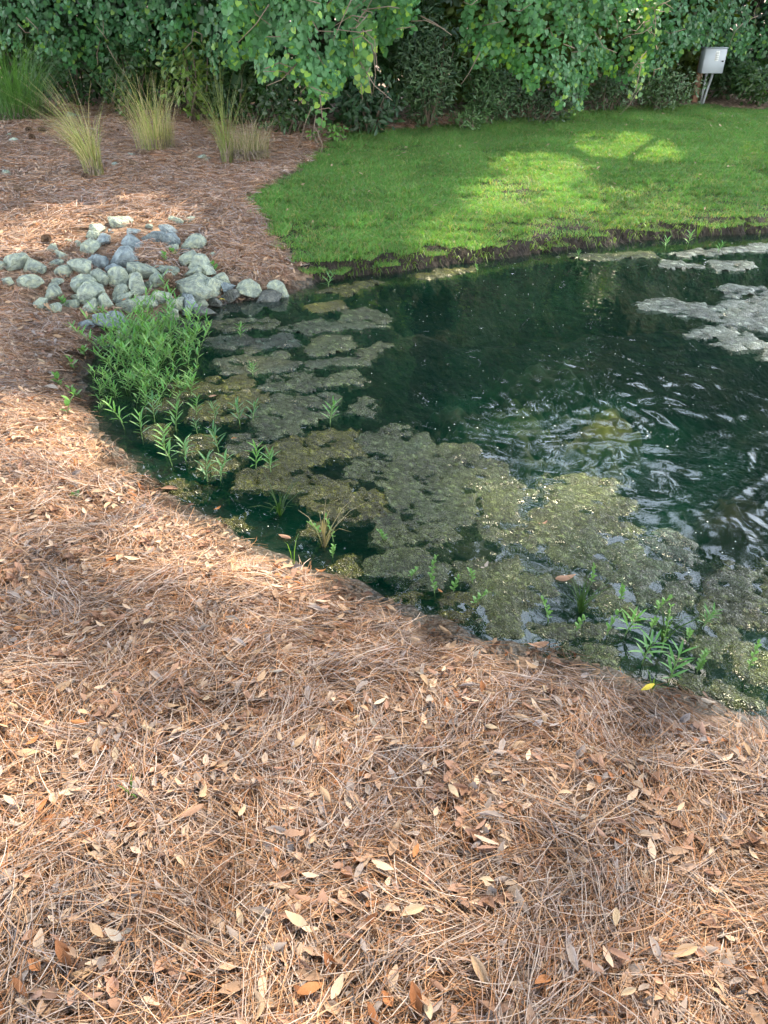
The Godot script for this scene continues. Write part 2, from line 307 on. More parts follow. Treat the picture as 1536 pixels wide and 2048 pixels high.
const CLUMPS := [
	["big dark green ornamental grass clump at the left edge", -4.64, -11.317, 0.493, 1.032, 0.05, 0, 520],
	["yellow green grass clump leaning left, nearest of the clumps", -2.773, -7.908, 0.096, 0.837, -0.32, 1, 190],
	["upright yellow green grass clump in the middle", -2.478, -9.118, 0.217, 0.79, -0.05, 1, 230],
	["thin tall grass clump with long arching stalks", -1.607, -8.535, 0.067, 1.105, -0.1, 2, 60],
	["withered grey straw coloured grass clump, rightmost of the clumps", -1.409, -8.693, 0.222, 0.455, 0.0, 3, 240],
]
const CONES := [
	["open brown pine cone standing between the grey white rock and the biggest boulder", -1.511, -5.392],
	["dark pine cone at the edge of the sunlit straw on the left", -2.562, -5.957],
	["small dark pine cone below the leaning grass clump", -2.818, -7.747],
	["small dark pine cone below the middle grass clump", -2.47, -8.25],
	["small dark pine cone below the big green grass clump", -4.108, -9.812],
	["second small dark cone below the big green clump", -3.943, -9.834],
	["small cone at the foot of the middle grass clump", -2.557, -8.81],
	["dark cone low on the left edge of the upper straw", -3.196, -7.196],
	["small dark cone on the far left straw", -3.916, -9.401],
]
const LEAVES := [
	["shiny orange curled leaf at the bottom centre", -0.139, -0.692, 0.054, 0.35, 3],
	["large pale leaf folded over an orange one near the bottom centre", -0.18, -0.83, 0.067, -0.6, 4],
	["short orange leaf standing on edge in the centre foreground", 0.073, -1.015, 0.035, 1.2, 3],
	["large pinkish brown leaf left of the centre foreground", -0.456, -1.101, 0.063, 0.5, 1],
	["pale leaf pointing up beside the large pinkish brown leaf", -0.338, -1.106, 0.037, 1.4, 4],
	["long yellowish tan leaf right of the bottom centre", 0.06, -0.858, 0.058, 0.45, 4],
	["pale narrow leaf in the bright straw right of centre", 0.175, -1.196, 0.043, -1.0, 4],
	["whitish curled leaf right of centre", 0.226, -0.94, 0.038, -0.2, 4],
	["big flat grey leaf on the litter left of the weeds", -1.793, -3.782, 0.101, -0.3, 2],
	["bright yellow leaf at the water's edge below the rocks", -1.163, -5.42, 0.055, 0.2, 5],
	["orange leaf at the water's edge on the left", -0.727, -2.77, 0.041, 0.5, 3],
	["small orange leaf at the shore below the small leaf weeds", 0.212, -2.224, 0.029, -1.0, 3],
	["grey dead leaf lying on the olive algae mat", 0.394, -2.37, 0.057, 0.8, 2],
	["reddish brown leaf on the large pale algae mat", 0.674, -2.661, 0.047, 0.3, 1],
	["brown leaf on the corner of the golden algae mat", -0.946, -3.885, 0.057, 0.1, 1],
	["small rusty leaf in the left shallows", -0.757, -3.402, 0.034, 0.2, 3],
	["long brown leaf floating at the shore left of the thin grey mat", 0.533, -1.931, 0.083, -0.05, 1],
	["brown leaf on wet algae right of the sky reflection", 0.701, -2.307, 0.082, 0.2, 1],
	["brown leaf sunk in the shallows by the dry stems", -0.412, -2.574, 0.064, -0.5, 1],
	["brown leaf in the left shallows by the golden mat", -0.971, -2.926, 0.077, 0.1, 1],
	["cream coloured leaf at the lower right", 0.47, -0.696, 0.033, 0.3, 4],
	["pale upright leaf in the shaded straw on the left", -0.751, -1.821, 0.041, 1.1, 4],
	["tan leaf with a shadow under it at the lower right", 0.49, -0.855, 0.04, 1.3, 4],
	["brown leaf half under needles left of the centre foreground", -0.208, -1.042, 0.05, -0.2, 1],
	["yellow green leaf at the shore below the spiky sprout", 0.828, -1.68, 0.054, 0.4, 5],
	["grey round leaf at the right end of the shore", 1.002, -1.628, 0.045, -0.4, 2],
]
const LIT := [
	[-2.85, -6.103, 0.403, 0.408, 0.0, 0.95],
	[-2.511, -6.372, 0.416, 0.367, 0.0, 1],
	[-2.133, -6.76, 0.368, 0.279, 0.0, 0.9],
	[-2.135, -6.493, 0.116, 0.142, 0.0, 0.9],
	[-1.68, -3.477, 0.187, 0.245, 0.0, 0.9],
	[-1.433, -3.283, 0.205, 0.264, 0.0, 1],
	[-1.126, -3.093, 0.194, 0.248, 0.0, 1],
	[-0.845, -2.875, 0.174, 0.248, 0.0, 1],
	[-0.568, -2.646, 0.169, 0.201, 0.0, 1],
	[-0.35, -2.498, 0.13, 0.174, 0.0, 0.95],
	[-1.35, -2.524, 0.12, 0.161, 0.0, 0.6],
	[-1.586, -2.999, 0.111, 0.199, 0.0, 0.8],
	[-0.413, -2.139, 0.153, 0.148, 0.0, 0.75],
	[-0.756, -2.334, 0.104, 0.098, 0.0, 0.5],
	[2.763, -9.762, 0.57, 0.698, 0.0, 1],
	[1.623, -8.784, 0.46, 0.552, 0.0, 0.95],
	[1.286, -7.973, 0.373, 0.47, 0.0, 0.9],
	[2.62, -7.881, 0.294, 0.322, 0.0, 0.6],
	[2.074, -7.592, 0.434, 0.473, 0.0, 0.6],
	[0.51, -6.446, 0.189, 0.235, 0.0, 0.9],
	[1.103, -7.346, 0.277, 0.321, 0.0, 0.6],
	[4.363, -9.548, 0.211, 0.475, 0.0, 0.8],
	[-0.19, -9.263, 0.251, 0.262, 0.0, 0.45],
	[2.166, -7.11, 0.98, 0.295, 0.0, 0.42],
	[0.999, -6.646, 0.36, 0.264, 0.0, 0.4],
	[3.409, -7.417, 0.424, 0.136, 0.0, 0.5],
	[1.145, -3.682, 0.411, 0.437, 0.0, 0.9],
	[0.823, -3.766, 0.235, 0.353, 0.0, 0.7],
	[1.481, -3.06, 0.313, 0.351, 0.0, 0.75],
	[1.287, -2.052, 0.17, 0.17, 0.0, 0.85],
	[0.957, -3.015, 0.243, 0.215, 0.0, 0.6],
]
const VINES := [
	["huge light green vine mass overhanging the middle of the thicket", [[-1.603, -9.118, 1.253], [-1.416, -9.007, 1.173], [-1.273, -8.973, 1.019], [-1.053, -8.921, 1.136], [-0.85, -8.874, 1.074], [-0.655, -8.904, 0.958], [-0.452, -9.02, 1.082], [-0.251, -9.135, 1.017], [-0.093, -9.226, 1.312], [0.166, -9.425, 1.501], [0.376, -9.594, 1.671]], 3.2, 9000, 0.057, 0.1, 0.264, 0.108, 11, [[-1.163, -9.347, 1.145, -1.225, -9.362, 0.862, -1.226, -9.362, 0.594, -1.289, -9.377, 0.517], [-0.465, -9.313, 1.102, -0.419, -9.339, 0.912, -0.475, -9.307, 0.797, -0.689, -9.185, 0.643, -0.85, -9.173, 0.645], [-0.839, -9.271, 0.967, -0.901, -9.286, 0.847, -0.923, -9.291, 0.678], [-1.02, -9.314, 1.102, -0.975, -9.303, 0.963, -0.945, -9.296, 0.846], [-0.363, -9.371, 1.027, -0.233, -9.446, 0.949, -0.181, -9.475, 0.777, -0.045, -9.554, 0.683], [-0.799, -9.162, 1.047, -0.765, -9.154, 0.885, -0.751, -9.15, 0.744]]],
	["broad green vine mass hanging in the middle right of the thicket", [[0.911, -10.046, 1.236], [1.068, -10.1, 1.084], [1.273, -10.171, 1.129], [1.654, -10.34, 1.014], [1.934, -10.502, 0.869], [2.219, -10.669, 0.772], [2.457, -10.807, 0.602], [2.647, -10.916, 0.746], [2.933, -11.071, 0.951], [3.193, -11.212, 0.939], [3.396, -11.323, 0.772], [3.458, -11.357, 1.094]], 3.4, 9500, 0.054, 0.084, 0.234, 0.081, 12, [[2.435, -11.094, 0.727, 2.565, -11.17, 0.605, 2.617, -11.199, 0.514]]],
	["leafy vine wall along the left of the thicket above the grasses", [[-5.524, -11.177, 1.268], [-4.722, -11.065, 1.301], [-4.369, -11.07, 1.248], [-3.847, -11.078, 1.114], [-3.578, -11.015, 0.819], [-3.223, -10.864, 0.969], [-2.81, -10.688, 1.141], [-2.503, -10.557, 0.996], [-2.138, -10.309, 1.118], [-1.669, -9.965, 1.193]], 3.2, 8500, 0.054, 0.059, 0.18, 0.068, 13, [[-2.008, -10.014, 1.238, -2.032, -10.032, 0.991, -2.023, -10.025, 0.789]]],
	["dark green vine wall at the right end behind the metal box", [[3.385, -11.767, 1.065], [3.821, -11.984, 0.873], [4.215, -12.158, 1.184], [4.774, -12.389, 1.188], [5.189, -12.455, 0.771], [5.667, -12.531, 0.701], [6.434, -12.798, 0.708]], 3.4, 8000, 0.052, 0.059, 0.176, 0.063, 14, []],
	["small vine tip with yellow green leaves dangling right of the broad vine mass", [[3.111, -10.968, 0.96], [3.243, -11.039, 0.761], [3.338, -11.091, 0.739], [3.336, -11.09, 1.005]], 1.9, 150, 0.055, 0.11, 0.235, 0.065, 15, []],
	["trailing vine hanging low beneath the huge light green vine mass", [[-0.907, -9.137, 0.698], [-0.821, -9.117, 0.595], [-0.741, -9.105, 0.557], [-0.657, -9.153, 0.72]], 1.3, 120, 0.055, 0.1, 0.254, 0.072, 16, []],
	["sparse vine of yellow green leaves dangling at the right of the huge vine mass", [[-0.287, -9.014, 1.083], [-0.222, -9.052, 1.025], [-0.144, -9.096, 1.121], [-0.082, -9.132, 1.296]], 1.6, 150, 0.06, 0.12, 0.27, 0.09, 17, []],
]
const BUSHES := [
	["yellow green broad leaved shrub between the upright and the thin grass clump", "broad_leaf_shrub", -2.355, -10.718, 0.341, 0.572, 0.45, 1, 520, 0.085, 0.114, 0.197, 0.037, 21],
	["dark fine leaved shrub filling the gap between the two vine masses", "fine_leaf_shrub", 0.501, -10.745, 0.455, 0.66, 0.45, 0, 2600, 0.075, 0.04, 0.085, 0.03, 22],
	["rounded fine leaved shrub right of the tall dark one", "fine_leaf_shrub", 1.313, -11.035, 0.345, 0.375, 0.45, 0, 1500, 0.07, 0.043, 0.098, 0.032, 23],
	["low bright tipped shrub at the lawn edge below the gap", "low_shrub", 1.053, -10.751, 0.244, 0.139, 0.25, 0, 420, 0.06, 0.067, 0.144, 0.042, 24],
	["dark shrub in the shade under the huge vine mass on the left", "dark_shrub", -1.143, -10.143, 0.404, 0.407, 0.45, 1, 1100, 0.07, 0.032, 0.079, 0.022, 25],
	["dark star leaved shrub under the huge vine mass on the right", "star_leaf_shrub", -0.195, -10.33, 0.409, 0.349, 0.45, 1, 900, 0.085, 0.03, 0.076, 0.032, 26],
	["low dark shrub under the broad vine mass", "low_shrub", 2.12, -11.38, 0.555, 0.248, 0.45, 0, 1300, 0.06, 0.035, 0.072, 0.027, 27],
	["wide low shrub left of the metal box", "low_shrub", 3.925, -12.33, 0.51, 0.277, 0.45, 0, 1800, 0.065, 0.048, 0.098, 0.027, 28],
	["low shrub right of the metal box", "low_shrub", 5.453, -12.697, 0.466, 0.296, 0.45, 1, 1500, 0.07, 0.046, 0.098, 0.03, 29],
	["dark glossy shrub behind the big green grass clump", "dark_shrub", -4.143, -11.661, 0.662, 0.568, 0.5, 1, 1300, 0.085, 0.032, 0.087, 0.03, 30],
	["dark leafy shrub behind the leaning grass clump", "dark_shrub", -3.201, -11.304, 0.464, 0.468, 0.45, 1, 1000, 0.075, 0.04, 0.092, 0.027, 31],
	["dark shrub behind the withered grass clump", "dark_shrub", -1.856, -10.553, 0.393, 0.394, 0.45, 1, 900, 0.07, 0.032, 0.079, 0.022, 32],
	["small upright bright sapling behind the leaning grass clump", "sapling", -3.138, -10.528, 0.074, 0.175, 0.06, 1, 60, 0.06, 0.1, 0.2, 0.05, 33],
	["tiny green seedling at the straw edge under the trailing vine", "seedling", -0.793, -9.51, 0.043, 0.076, 0.05, 1, 26, 0.05, 0.142, 0.304, 0.054, 34],
	["low weeds at the lawn edge left of the dark gap", "low_shrub", -0.571, -9.745, 0.166, 0.09, 0.12, 1, 120, 0.055, 0.095, 0.224, 0.049, 35],
	["dark shrub beneath the left end of the broad vine mass", "dark_shrub", 1.556, -11.284, 0.353, 0.314, 0.45, 0, 900, 0.065, 0.037, 0.079, 0.027, 36],
	["dark shrub beneath the right end of the broad vine mass", "dark_shrub", 3.137, -12.132, 0.494, 0.307, 0.45, 0, 1200, 0.065, 0.04, 0.084, 0.027, 37],
	["dark shrub filling the gap just right of and behind the metal box", "dark_shrub", 5.138, -13.167, 0.358, 0.345, 0.45, 1, 1300, 0.07, 0.04, 0.09, 0.035, 38],
]
const STAND := [
	[-1.794, -4.522],
	[-1.76, -4.952],
	[-1.596, -5.094],
	[-1.347, -5.046],
	[-1.143, -4.861],
	[-1.065, -4.522],
	[-1.104, -4.183],
	[-1.058, -3.818],
	[-1.152, -3.639],
	[-1.215, -3.473],
	[-1.287, -3.367],
	[-1.439, -3.5],
	[-1.603, -3.818],
	[-1.713, -4.147],
]
const STAND_LABEL := "one of the lance leaved weeds crowded in the green stand below the rock pile"
const CREEP := [
	["bright yellow green creeper on the litter at the left shore", -1.638, -3.557, 0.132],
	["round leaved creeper left of the dense weeds, lower of two", -1.793, -3.906, 0.078],
	["round leaved creeper left of the dense weeds, upper of two", -1.816, -4.194, 0.083],
	["round leaved creeper at the dark shore under the weeds", -1.672, -3.835, 0.076],
	["small creeper at the upper left edge of the weeds", -1.827, -4.408, 0.079],
	["single small green leaf sprouting from the sunlit straw", -1.283, -2.682, 0.029],
	["little weed between rocks in the middle of the pile", -1.646, -5.832, 0.071],
	["little weed at the foot of the big rounded rock", -1.256, -5.749, 0.087],
	["tiny weed on the lower left slope of the pile", -2.136, -5.033, 0.049],
	["little weed on top of the mossy rock", -1.587, -5.944, 0.063],
	["tiny weed below the pine cone", -1.499, -5.362, 0.041],
]
const TUFTS := [
	["lone tall green grass blade at the straw edge", -0.354, -2.363, 0.144, 0.3, 2, 0],
	["dark sunken grass tuft in the left shallows", -0.452, -2.745, 0.115, 1.2, 26, 2],
	["dry withered grass tuft in the shallows at the centre", -0.246, -2.514, 0.182, 0.9, 18, 1],
	["drowned grass tuft right of the sky reflection", 0.719, -2.115, 0.138, 1.0, 30, 2],
	["drowned grass tuft among the small leaf weeds on the right", 0.978, -1.966, 0.155, 0.9, 22, 2],
	["thin grass tuft at the straw edge in the right corner", 0.859, -1.707, 0.089, 0.7, 7, 0],
	["small green grass tuft in the left foreground straw", -0.622, -1.164, 0.05, 0.9, 9, 0],
	["grass tuft leaning from the lawn bank on the right", 1.424, -6.72, 0.101, 0.6, 10, 0],
	["tall grass tuft at the far right lawn bank", 2.853, -7.197, 0.147, 0.7, 14, 0],
]
const BOX := [4.720, -12.734, 0.828, 1.137, 0.152]
const FORE := 0.42

class MB:
	var v := PackedVector3Array()
	var c := PackedColorArray()
	var u := PackedVector2Array()
	var i := PackedInt32Array()
	func vert(p: Vector3, col: Color) -> int:
		v.append(p); c.append(col)
		return v.size() - 1
	func tri(a: int, b: int, d: int) -> void:
		i.append(a); i.append(b); i.append(d)
	func quad(a: int, b: int, d: int, e: int) -> void:
		tri(a, b, d); tri(a, d, e)
	# flat strip along pts; side vector per strip, half width per point
	func ribbon(pts: PackedVector3Array, side: Vector3, w: PackedFloat32Array, col: Color) -> void:
		var s := v.size()
		for k in pts.size():
			vert(pts[k] - side * w[k], col); vert(pts[k] + side * w[k], col)
		for k in pts.size() - 1:
			quad(s + 2 * k, s + 2 * k + 1, s + 2 * k + 3, s + 2 * k + 2)
	func tube(pts: PackedVector3Array, r0: float, r1: float, n: int, col: Color) -> void:
		var s := v.size()
		var m := pts.size()
		for k in m:
			var d := (pts[mini(k + 1, m - 1)] - pts[maxi(k - 1, 0)]).normalized()
			var a := d.cross(Vector3.UP if absf(d.y) < 0.9 else Vector3.RIGHT).normalized()
			var b := d.cross(a)
			var r := lerpf(r0, r1, float(k) / (m - 1))
			for q in n:
				var t := TAU * q / n
				vert(pts[k] + (a * cos(t) + b * sin(t)) * r, col)
		for k in m - 1:
			for q in n:
				quad(s + k * n + q, s + (k + 1) * n + q, s + (k + 1) * n + (q + 1) % n, s + k * n + (q + 1) % n)
		var top := vert(pts[m - 1], col)
		var low := vert(pts[0], col)
		for q in n:
			tri(s + (m - 1) * n + q, top, s + (m - 1) * n + (q + 1) % n)
			tri(s + q, s + (q + 1) % n, low)
	func box(lo: Vector3, hi: Vector3, bev: float, col: Color) -> void:
		# six faces, chamfered edges: the hull of three inset boxes
		var f := [[0, 1, 2], [1, 2, 0], [2, 0, 1]]
		var idx := {}
		for ax in 3:
			for sg in 2:
				var s := v.size()
				for q in [[0, 0], [1, 0], [1, 1], [0, 1]]:
					var p := Vector3()
					var a: int = f[ax][0]
					var b: int = f[ax][1]
					var d: int = f[ax][2]
					p[a] = hi[a] if sg == 1 else lo[a]
					p[b] = (hi[b] - bev) if q[0] == 1 else (lo[b] + bev)
					p[d] = (hi[d] - bev) if q[1] == 1 else (lo[d] + bev)
					var key := [a, sg, b, q[0], d, q[1]]
					var bits := [0, 0, 0]
					bits[a] = sg; bits[b] = q[0]; bits[d] = q[1]
					idx[[ax, bits[0], bits[1], bits[2]]] = vert(p, col)
				if sg == 1: quad(s, s + 3, s + 2, s + 1)
				else: quad(s, s + 1, s + 2, s + 3)
		var mid := (lo + hi) * 0.5
		for ax in 3:
			var b: int = (ax + 1) % 3
			var d: int = (ax + 2) % 3
			for sb in 2:
				for sd in 2:
					var e0 := [0, 0, 0]
					e0[b] = sb; e0[d] = sd
					var e1 := e0.duplicate()
					e1[ax] = 1
					var q4 := [idx[[b, e0[0], e0[1], e0[2]]], idx[[d, e0[0], e0[1], e0[2]]], idx[[d, e1[0], e1[1], e1[2]]], idx[[b, e1[0], e1[1], e1[2]]]]
					_out(q4, mid)
		for sx in 2:
			for sy in 2:
				for sz in 2:
					_out([idx[[0, sx, sy, sz]], idx[[1, sx, sy, sz]], idx[[2, sx, sy, sz]]], mid)
	func _out(q: Array, mid: Vector3) -> void:
		var n := (v[q[2]] - v[q[0]]).cross(v[q[1]] - v[q[0]])
		if n.dot(v[q[0]] - mid) < 0.0: q.reverse()
		for k in q.size() - 2: tri(q[0], q[k + 1], q[k + 2])
	func done(m: Material, flat := false) -> ArrayMesh:
		var arr := []
		arr.resize(Mesh.ARRAY_MAX)
		arr[Mesh.ARRAY_VERTEX] = v
		arr[Mesh.ARRAY_COLOR] = c
		arr[Mesh.ARRAY_INDEX] = i
		if u.size() == v.size(): arr[Mesh.ARRAY_TEX_UV] = u
		var st := SurfaceTool.new()
		st.create_from_arrays(arr)
		if flat:
			st.deindex()
			st.set_smooth_group(-1)
		st.generate_normals()
		var out := st.commit()
		out.surface_set_material(0, m)
		return out

var rng := RandomNumberGenerator.new()
var M := {}
var taken := {}
var n1 := FastNoiseLite.new()
var n2 := FastNoiseLite.new()
const SUN := Vector3(0.3346, 0.7431, -0.5795)   # towards the sun: 48 degrees up, to the front right

func rr(a: float, b: float) -> float: return rng.randf_range(a, b)
func lin(r: float, g: float, b: float) -> Color: return Color(r, g, b).linear_to_srgb()

func numbered(called: String) -> String:
	var k: int = taken.get(called, 0)
	taken[called] = k + 1
	return called if k == 0 else "%s_%03d" % [called, k]
func tag(o: Node, label := "", category := "", group := "", kind := "") -> void:
	if label: o.set_meta("label", label)
	if category: o.set_meta("category", category)
	if group: o.set_meta("group", group)
	if kind: o.set_meta("kind", kind)
func obj(called: String, mesh: Mesh, parent: Node = self, at := Vector3.ZERO) -> MeshInstance3D:
	var o := MeshInstance3D.new()
	o.name = numbered(called) if parent == self else called
	o.mesh = mesh
	o.position = at
	parent.add_child(o, true)
	return o
func thing(called: String, label: String, category: String, at := Vector3.ZERO, turn := 0.0, group := "") -> Node3D:
	var o := Node3D.new()
	o.name = numbered(called)
	o.position = at
	o.rotation.y = turn
	add_child(o)
	tag(o, label, category, group)
	return o
func many(called: String, mesh: Mesh, where: Array[Transform3D], tint: PackedColorArray, parent: Node = self) -> MultiMeshInstance3D:
	var m := MultiMesh.new()
	m.transform_format = MultiMesh.TRANSFORM_3D
	m.use_colors = true
	m.mesh = mesh
	m.instance_count = where.size()
	for k in where.size():
		m.set_instance_transform(k, where[k])
		m.set_instance_color(k, tint[k])
	var o := MultiMeshInstance3D.new()
	o.name = numbered(called) if parent == self else called
	o.multimesh = m
	parent.add_child(o, true)
	o.set_meta("kind", "stuff")
	return o

# ------------------------------------------------------------------ materials
func mat(col: Color, rough: float, tinted := true, two := true, spec := 0.5) -> StandardMaterial3D:
	var m := StandardMaterial3D.new()
	m.albedo_color = col
	m.roughness = rough
	m.metallic_specular = spec
	m.vertex_color_use_as_albedo = tinted
	if two: m.cull_mode = BaseMaterial3D.CULL_DISABLED
	return m
func noise_tex(freq: float, seed_: int, cols: Array, type := FastNoiseLite.TYPE_SIMPLEX_SMOOTH, oct := 5, size := 512) -> NoiseTexture2D:
	var n := FastNoiseLite.new()
	n.noise_type = type
	n.seed = seed_
	n.frequency = freq
	n.fractal_octaves = oct
	var t := NoiseTexture2D.new()
	t.width = size; t.height = size
	t.seamless = true
	t.noise = n
	if cols.size():
		var g := Gradient.new()
		var off := PackedFloat32Array()
		var cc := PackedColorArray()
		for k in cols.size():
			off.append(cols[k][0]); cc.append(lin(cols[k][1], cols[k][2], cols[k][3]))
		g.offsets = off; g.colors = cc
		t.color_ramp = g
	return t
func triplanar(m: StandardMaterial3D, per_metre: float, tex: Texture2D, bump: Texture2D = null, depth := 0.0) -> void:
	m.albedo_texture = tex
	m.uv1_triplanar = true
	m.uv1_world_triplanar = true
	m.uv1_scale = Vector3.ONE * per_metre
	if bump:
		m.heightmap_enabled = true
		m.heightmap_texture = bump
		m.heightmap_scale = depth
func leafy(col: Color, rough: float, glow: float) -> StandardMaterial3D:
	var m := mat(col, rough)
	m.backlight_enabled = true
	m.backlight = Color(glow, glow, glow * 0.6)
	return m

# ------------------------------------------------------------------ the lie of the land
const GX := -9.5
const GZ := -17.0
const GN := 210
const GM := 195
var sd_shore := PackedFloat32Array()
var sd_lawn := PackedFloat32Array()

func poly_sd(poly: PackedVector2Array, p: Vector2) -> float:
	var best := 1e9
	var inside := false
	var n := poly.size()
	var a := poly[n - 1]
	for k in n:
		var b := poly[k]
		var e := b - a
		var w := p - a
		var q := w - e * clampf(w.dot(e) / e.length_squared(), 0.0, 1.0)
		best = minf(best, q.length_squared())
		if (a.y > p.y) != (b.y > p.y) and p.x < a.x + (p.y - a.y) / (b.y - a.y) * (b.x - a.x): inside = not inside
		a = b
	return sqrt(best) * (1.0 if inside else -1.0)
func lay_out(shore: PackedVector2Array, lawn: PackedVector2Array) -> void:
	for j in GM:
		for i in GN:
			var p := Vector2(GX + i * 0.1, GZ + j * 0.1)
			sd_shore.append(-poly_sd(shore, p))
			sd_lawn.append(poly_sd(lawn, p))
func samp(a: PackedFloat32Array, x: float, z: float) -> float:
	var fx := clampf((x - GX) * 10.0, 0.0, GN - 1.01)
	var fz := clampf((z - GZ) * 10.0, 0.0, GM - 1.01)
	var i := int(fx)
	var j := int(fz)
	fx -= i; fz -= j
	var k := j * GN + i
	return lerpf(lerpf(a[k], a[k + 1], fx), lerpf(a[k + GN], a[k + GN + 1], fx), fz)
func shore_d(x: float, z: float) -> float:
	return samp(sd_shore, x, z) + n1.get_noise_2d(x * 500.0, z * 500.0) * 0.05
func lawn_w(x: float, z: float) -> float:
	return smoothstep(-0.12, 0.12, samp(sd_lawn, x, z) + n1.get_noise_2d(x * 300.0 + 900.0, z * 300.0) * 0.08)
func height(x: float, z: float) -> float:
	var d := shore_d(x, z)
	var w := lawn_w(x, z)
	var a: float
	var b: float
	if d > 0.0:
		a = 0.28 * (1.0 - exp(-d / 0.8)) + 0.035 * d
		b = 0.085 * smoothstep(-0.03, 0.12, d + n2.get_noise_2d(x * 700.0, z * 700.0) * 0.09) + 0.25 * (1.0 - exp(-d / 2.0)) + 0.02 * d
	else:
		a = maxf(-0.9, 0.45 * d - 0.01)
		b = maxf(-0.9, 0.8 * d - 0.01)
	return lerpf(a, b, w) + n2.get_noise_2d(x * 100.0, z * 100.0) * 0.03 * clampf(d * 2.0, 0.0, 1.0)
func on(x: float, z: float) -> Vector3: return Vector3(x, maxf(height(x, z), 0.0), z)
func slope(x: float, z: float) -> Vector3:
	var h := height(x, z)
	return Vector3(h - height(x + 0.06, z), 0.06, h - height(x, z + 0.06)).normalized()
func seen_from_bank(x: float, z: float) -> bool:   # the wedge of land the photograph can show, with room to step aside
	return z < 0.5 and absf(x) < 0.62 * -z + 1.5

# ------------------------------------------------------------------ small shapes
func curled_leaf(length: float, width: float, curl: float, cup: float, twist: float, nl := 6) -> MB:
	var b := MB.new()
	for k in nl + 1:
		var t := float(k) / nl
		var w := width * 0.5 * pow(sin(PI * clampf(t * 0.94 + 0.03, 0.0, 1.0)), 0.75)
		var ang := curl * (t - 0.5)
		var p := Vector3(0, 0, 0)
		p.z = (t - 0.5) * length * (1.0 - absf(curl) * 0.12)
		p.y = length * 0.3 * curl * (t - 0.5) * (t - 0.5) * 2.0
		for s in [-1.0, -0.45, 0.45, 1.0]:
			var q := Vector3(s * w, cup * w * s * s + 0.06 * w * absf(s), 0).rotated(Vector3.BACK, twist * (t - 0.5))
			b.vert(p + q, Color.WHITE)
	for k in nl:
		for s in 3:
			b.quad(k * 4 + s, k * 4 + s + 1, k * 4 + s + 5, k * 4 + s + 4)
	return b
func lance_leaf(length: float, width: float, droop: float, fold: float) -> MB:   # stalk at the origin, along +Y, face +Z
	var b := MB.new()
	for k in 6:
		var t := k / 5.0
		var w := width * 0.5 * pow(sin(PI * clampf(t * 0.96 + 0.03, 0.0, 1.0)), 0.8)
		var p := Vector3(0, t * length, -droop * t * t * length)
		b.vert(p + Vector3(-w, 0, fold * w), Color.WHITE); b.vert(p, Color(0.92, 0.95, 0.9)); b.vert(p + Vector3(w, 0, fold * w), Color.WHITE)
	for k in 5:
		b.quad(k * 3, k * 3 + 3, k * 3 + 4, k * 3 + 1); b.quad(k * 3 + 1, k * 3 + 4, k * 3 + 5, k * 3 + 2)
	return b
func heart_leaf() -> MB:   # unit vine leaf: stalk at the origin, tip at +Y, face +Z
	var b := MB.new()
	var o := [[0.0, 0.08], [0.22, -0.08], [0.46, 0.06], [0.52, 0.34], [0.38, 0.62], [0.16, 0.86], [0.0, 1.0]]
	b.vert(Vector3(0, 0.08, 0), Color.WHITE); b.vert(Vector3(0, 0.5, -0.03), Color.WHITE); b.vert(Vector3(0, 1.0, -0.14), Color.WHITE)
	for s in [1.0, -1.0]:
		var f := b.v.size()
		for k in range(1, 6): b.vert(Vector3(o[k][0] * s, o[k][1], 0.1 * absf(o[k][0]) - 0.12 * o[k][1] * o[k][1]), Color.WHITE)
		var ring := [0, f, f + 1, f + 2, f + 3, f + 4, 2]
		for k in 6:
			if s > 0.0: b.tri(1, ring[k + 1], ring[k])
			else: b.tri(1, ring[k], ring[k + 1])
	return b
func facing(n: Vector3, tip: Vector3, s: float) -> Basis:
	var z := n.normalized()
	var y := (tip - z * tip.dot(z)).normalized()
	return Basis(y.cross(z) * s, y * s, z * s)
func joined(parts: Array) -> MB:   # [[MB, Transform3D, Color], ...]
	var b := MB.new()
	for p in parts:
		var s := b.v.size()
		var src: MB = p[0]
		var t: Transform3D = p[1]
		var col: Color = p[2]
		for k in src.v.size(): b.vert(t * src.v[k], src.c[k] * col)
		for k in src.i: b.i.append(s + k)
	return b
func wild() -> Vector3:
	return Vector3(rng.randfn(), rng.randfn(), rng.randfn()).normalized()
func leaf_cluster(leaf: MB, n: int, radius: float, size: float, up: float, seed_: int) -> MB:
	rng.seed = seed_
	var parts := []
	for k in n:
		var p := wild() * radius * pow(rng.randf(), 0.4)
		var nn := (wild() + Vector3(0, up, 0)).normalized()
		var g := rr(0.75, 1.2)
		parts.append([leaf, Transform3D(facing(nn, wild() + p.normalized() * 0.8 + Vector3(0, -0.3, 0), size * rr(0.75, 1.25)), p), Color(g * rr(0.9, 1.15), g, g * rr(0.8, 1.1))])
	return joined(parts)

# many small folded leaves joined into one crown
func leaf_quad(b: MB, p: Vector3, bs: Basis, w: float, col: Color) -> void:
	var s := b.v.size()
	b.v.append(p); b.v.append(p + bs * Vector3(w, 0.45, 0.1)); b.v.append(p + bs * Vector3(0, 1.0, -0.08)); b.v.append(p + bs * Vector3(-w, 0.45, 0.1))
	b.c.append(col); b.c.append(col); b.c.append(col); b.c.append(col)
	b.i.append_array(PackedInt32Array([s, s + 2, s + 1, s, s + 3, s + 2]))

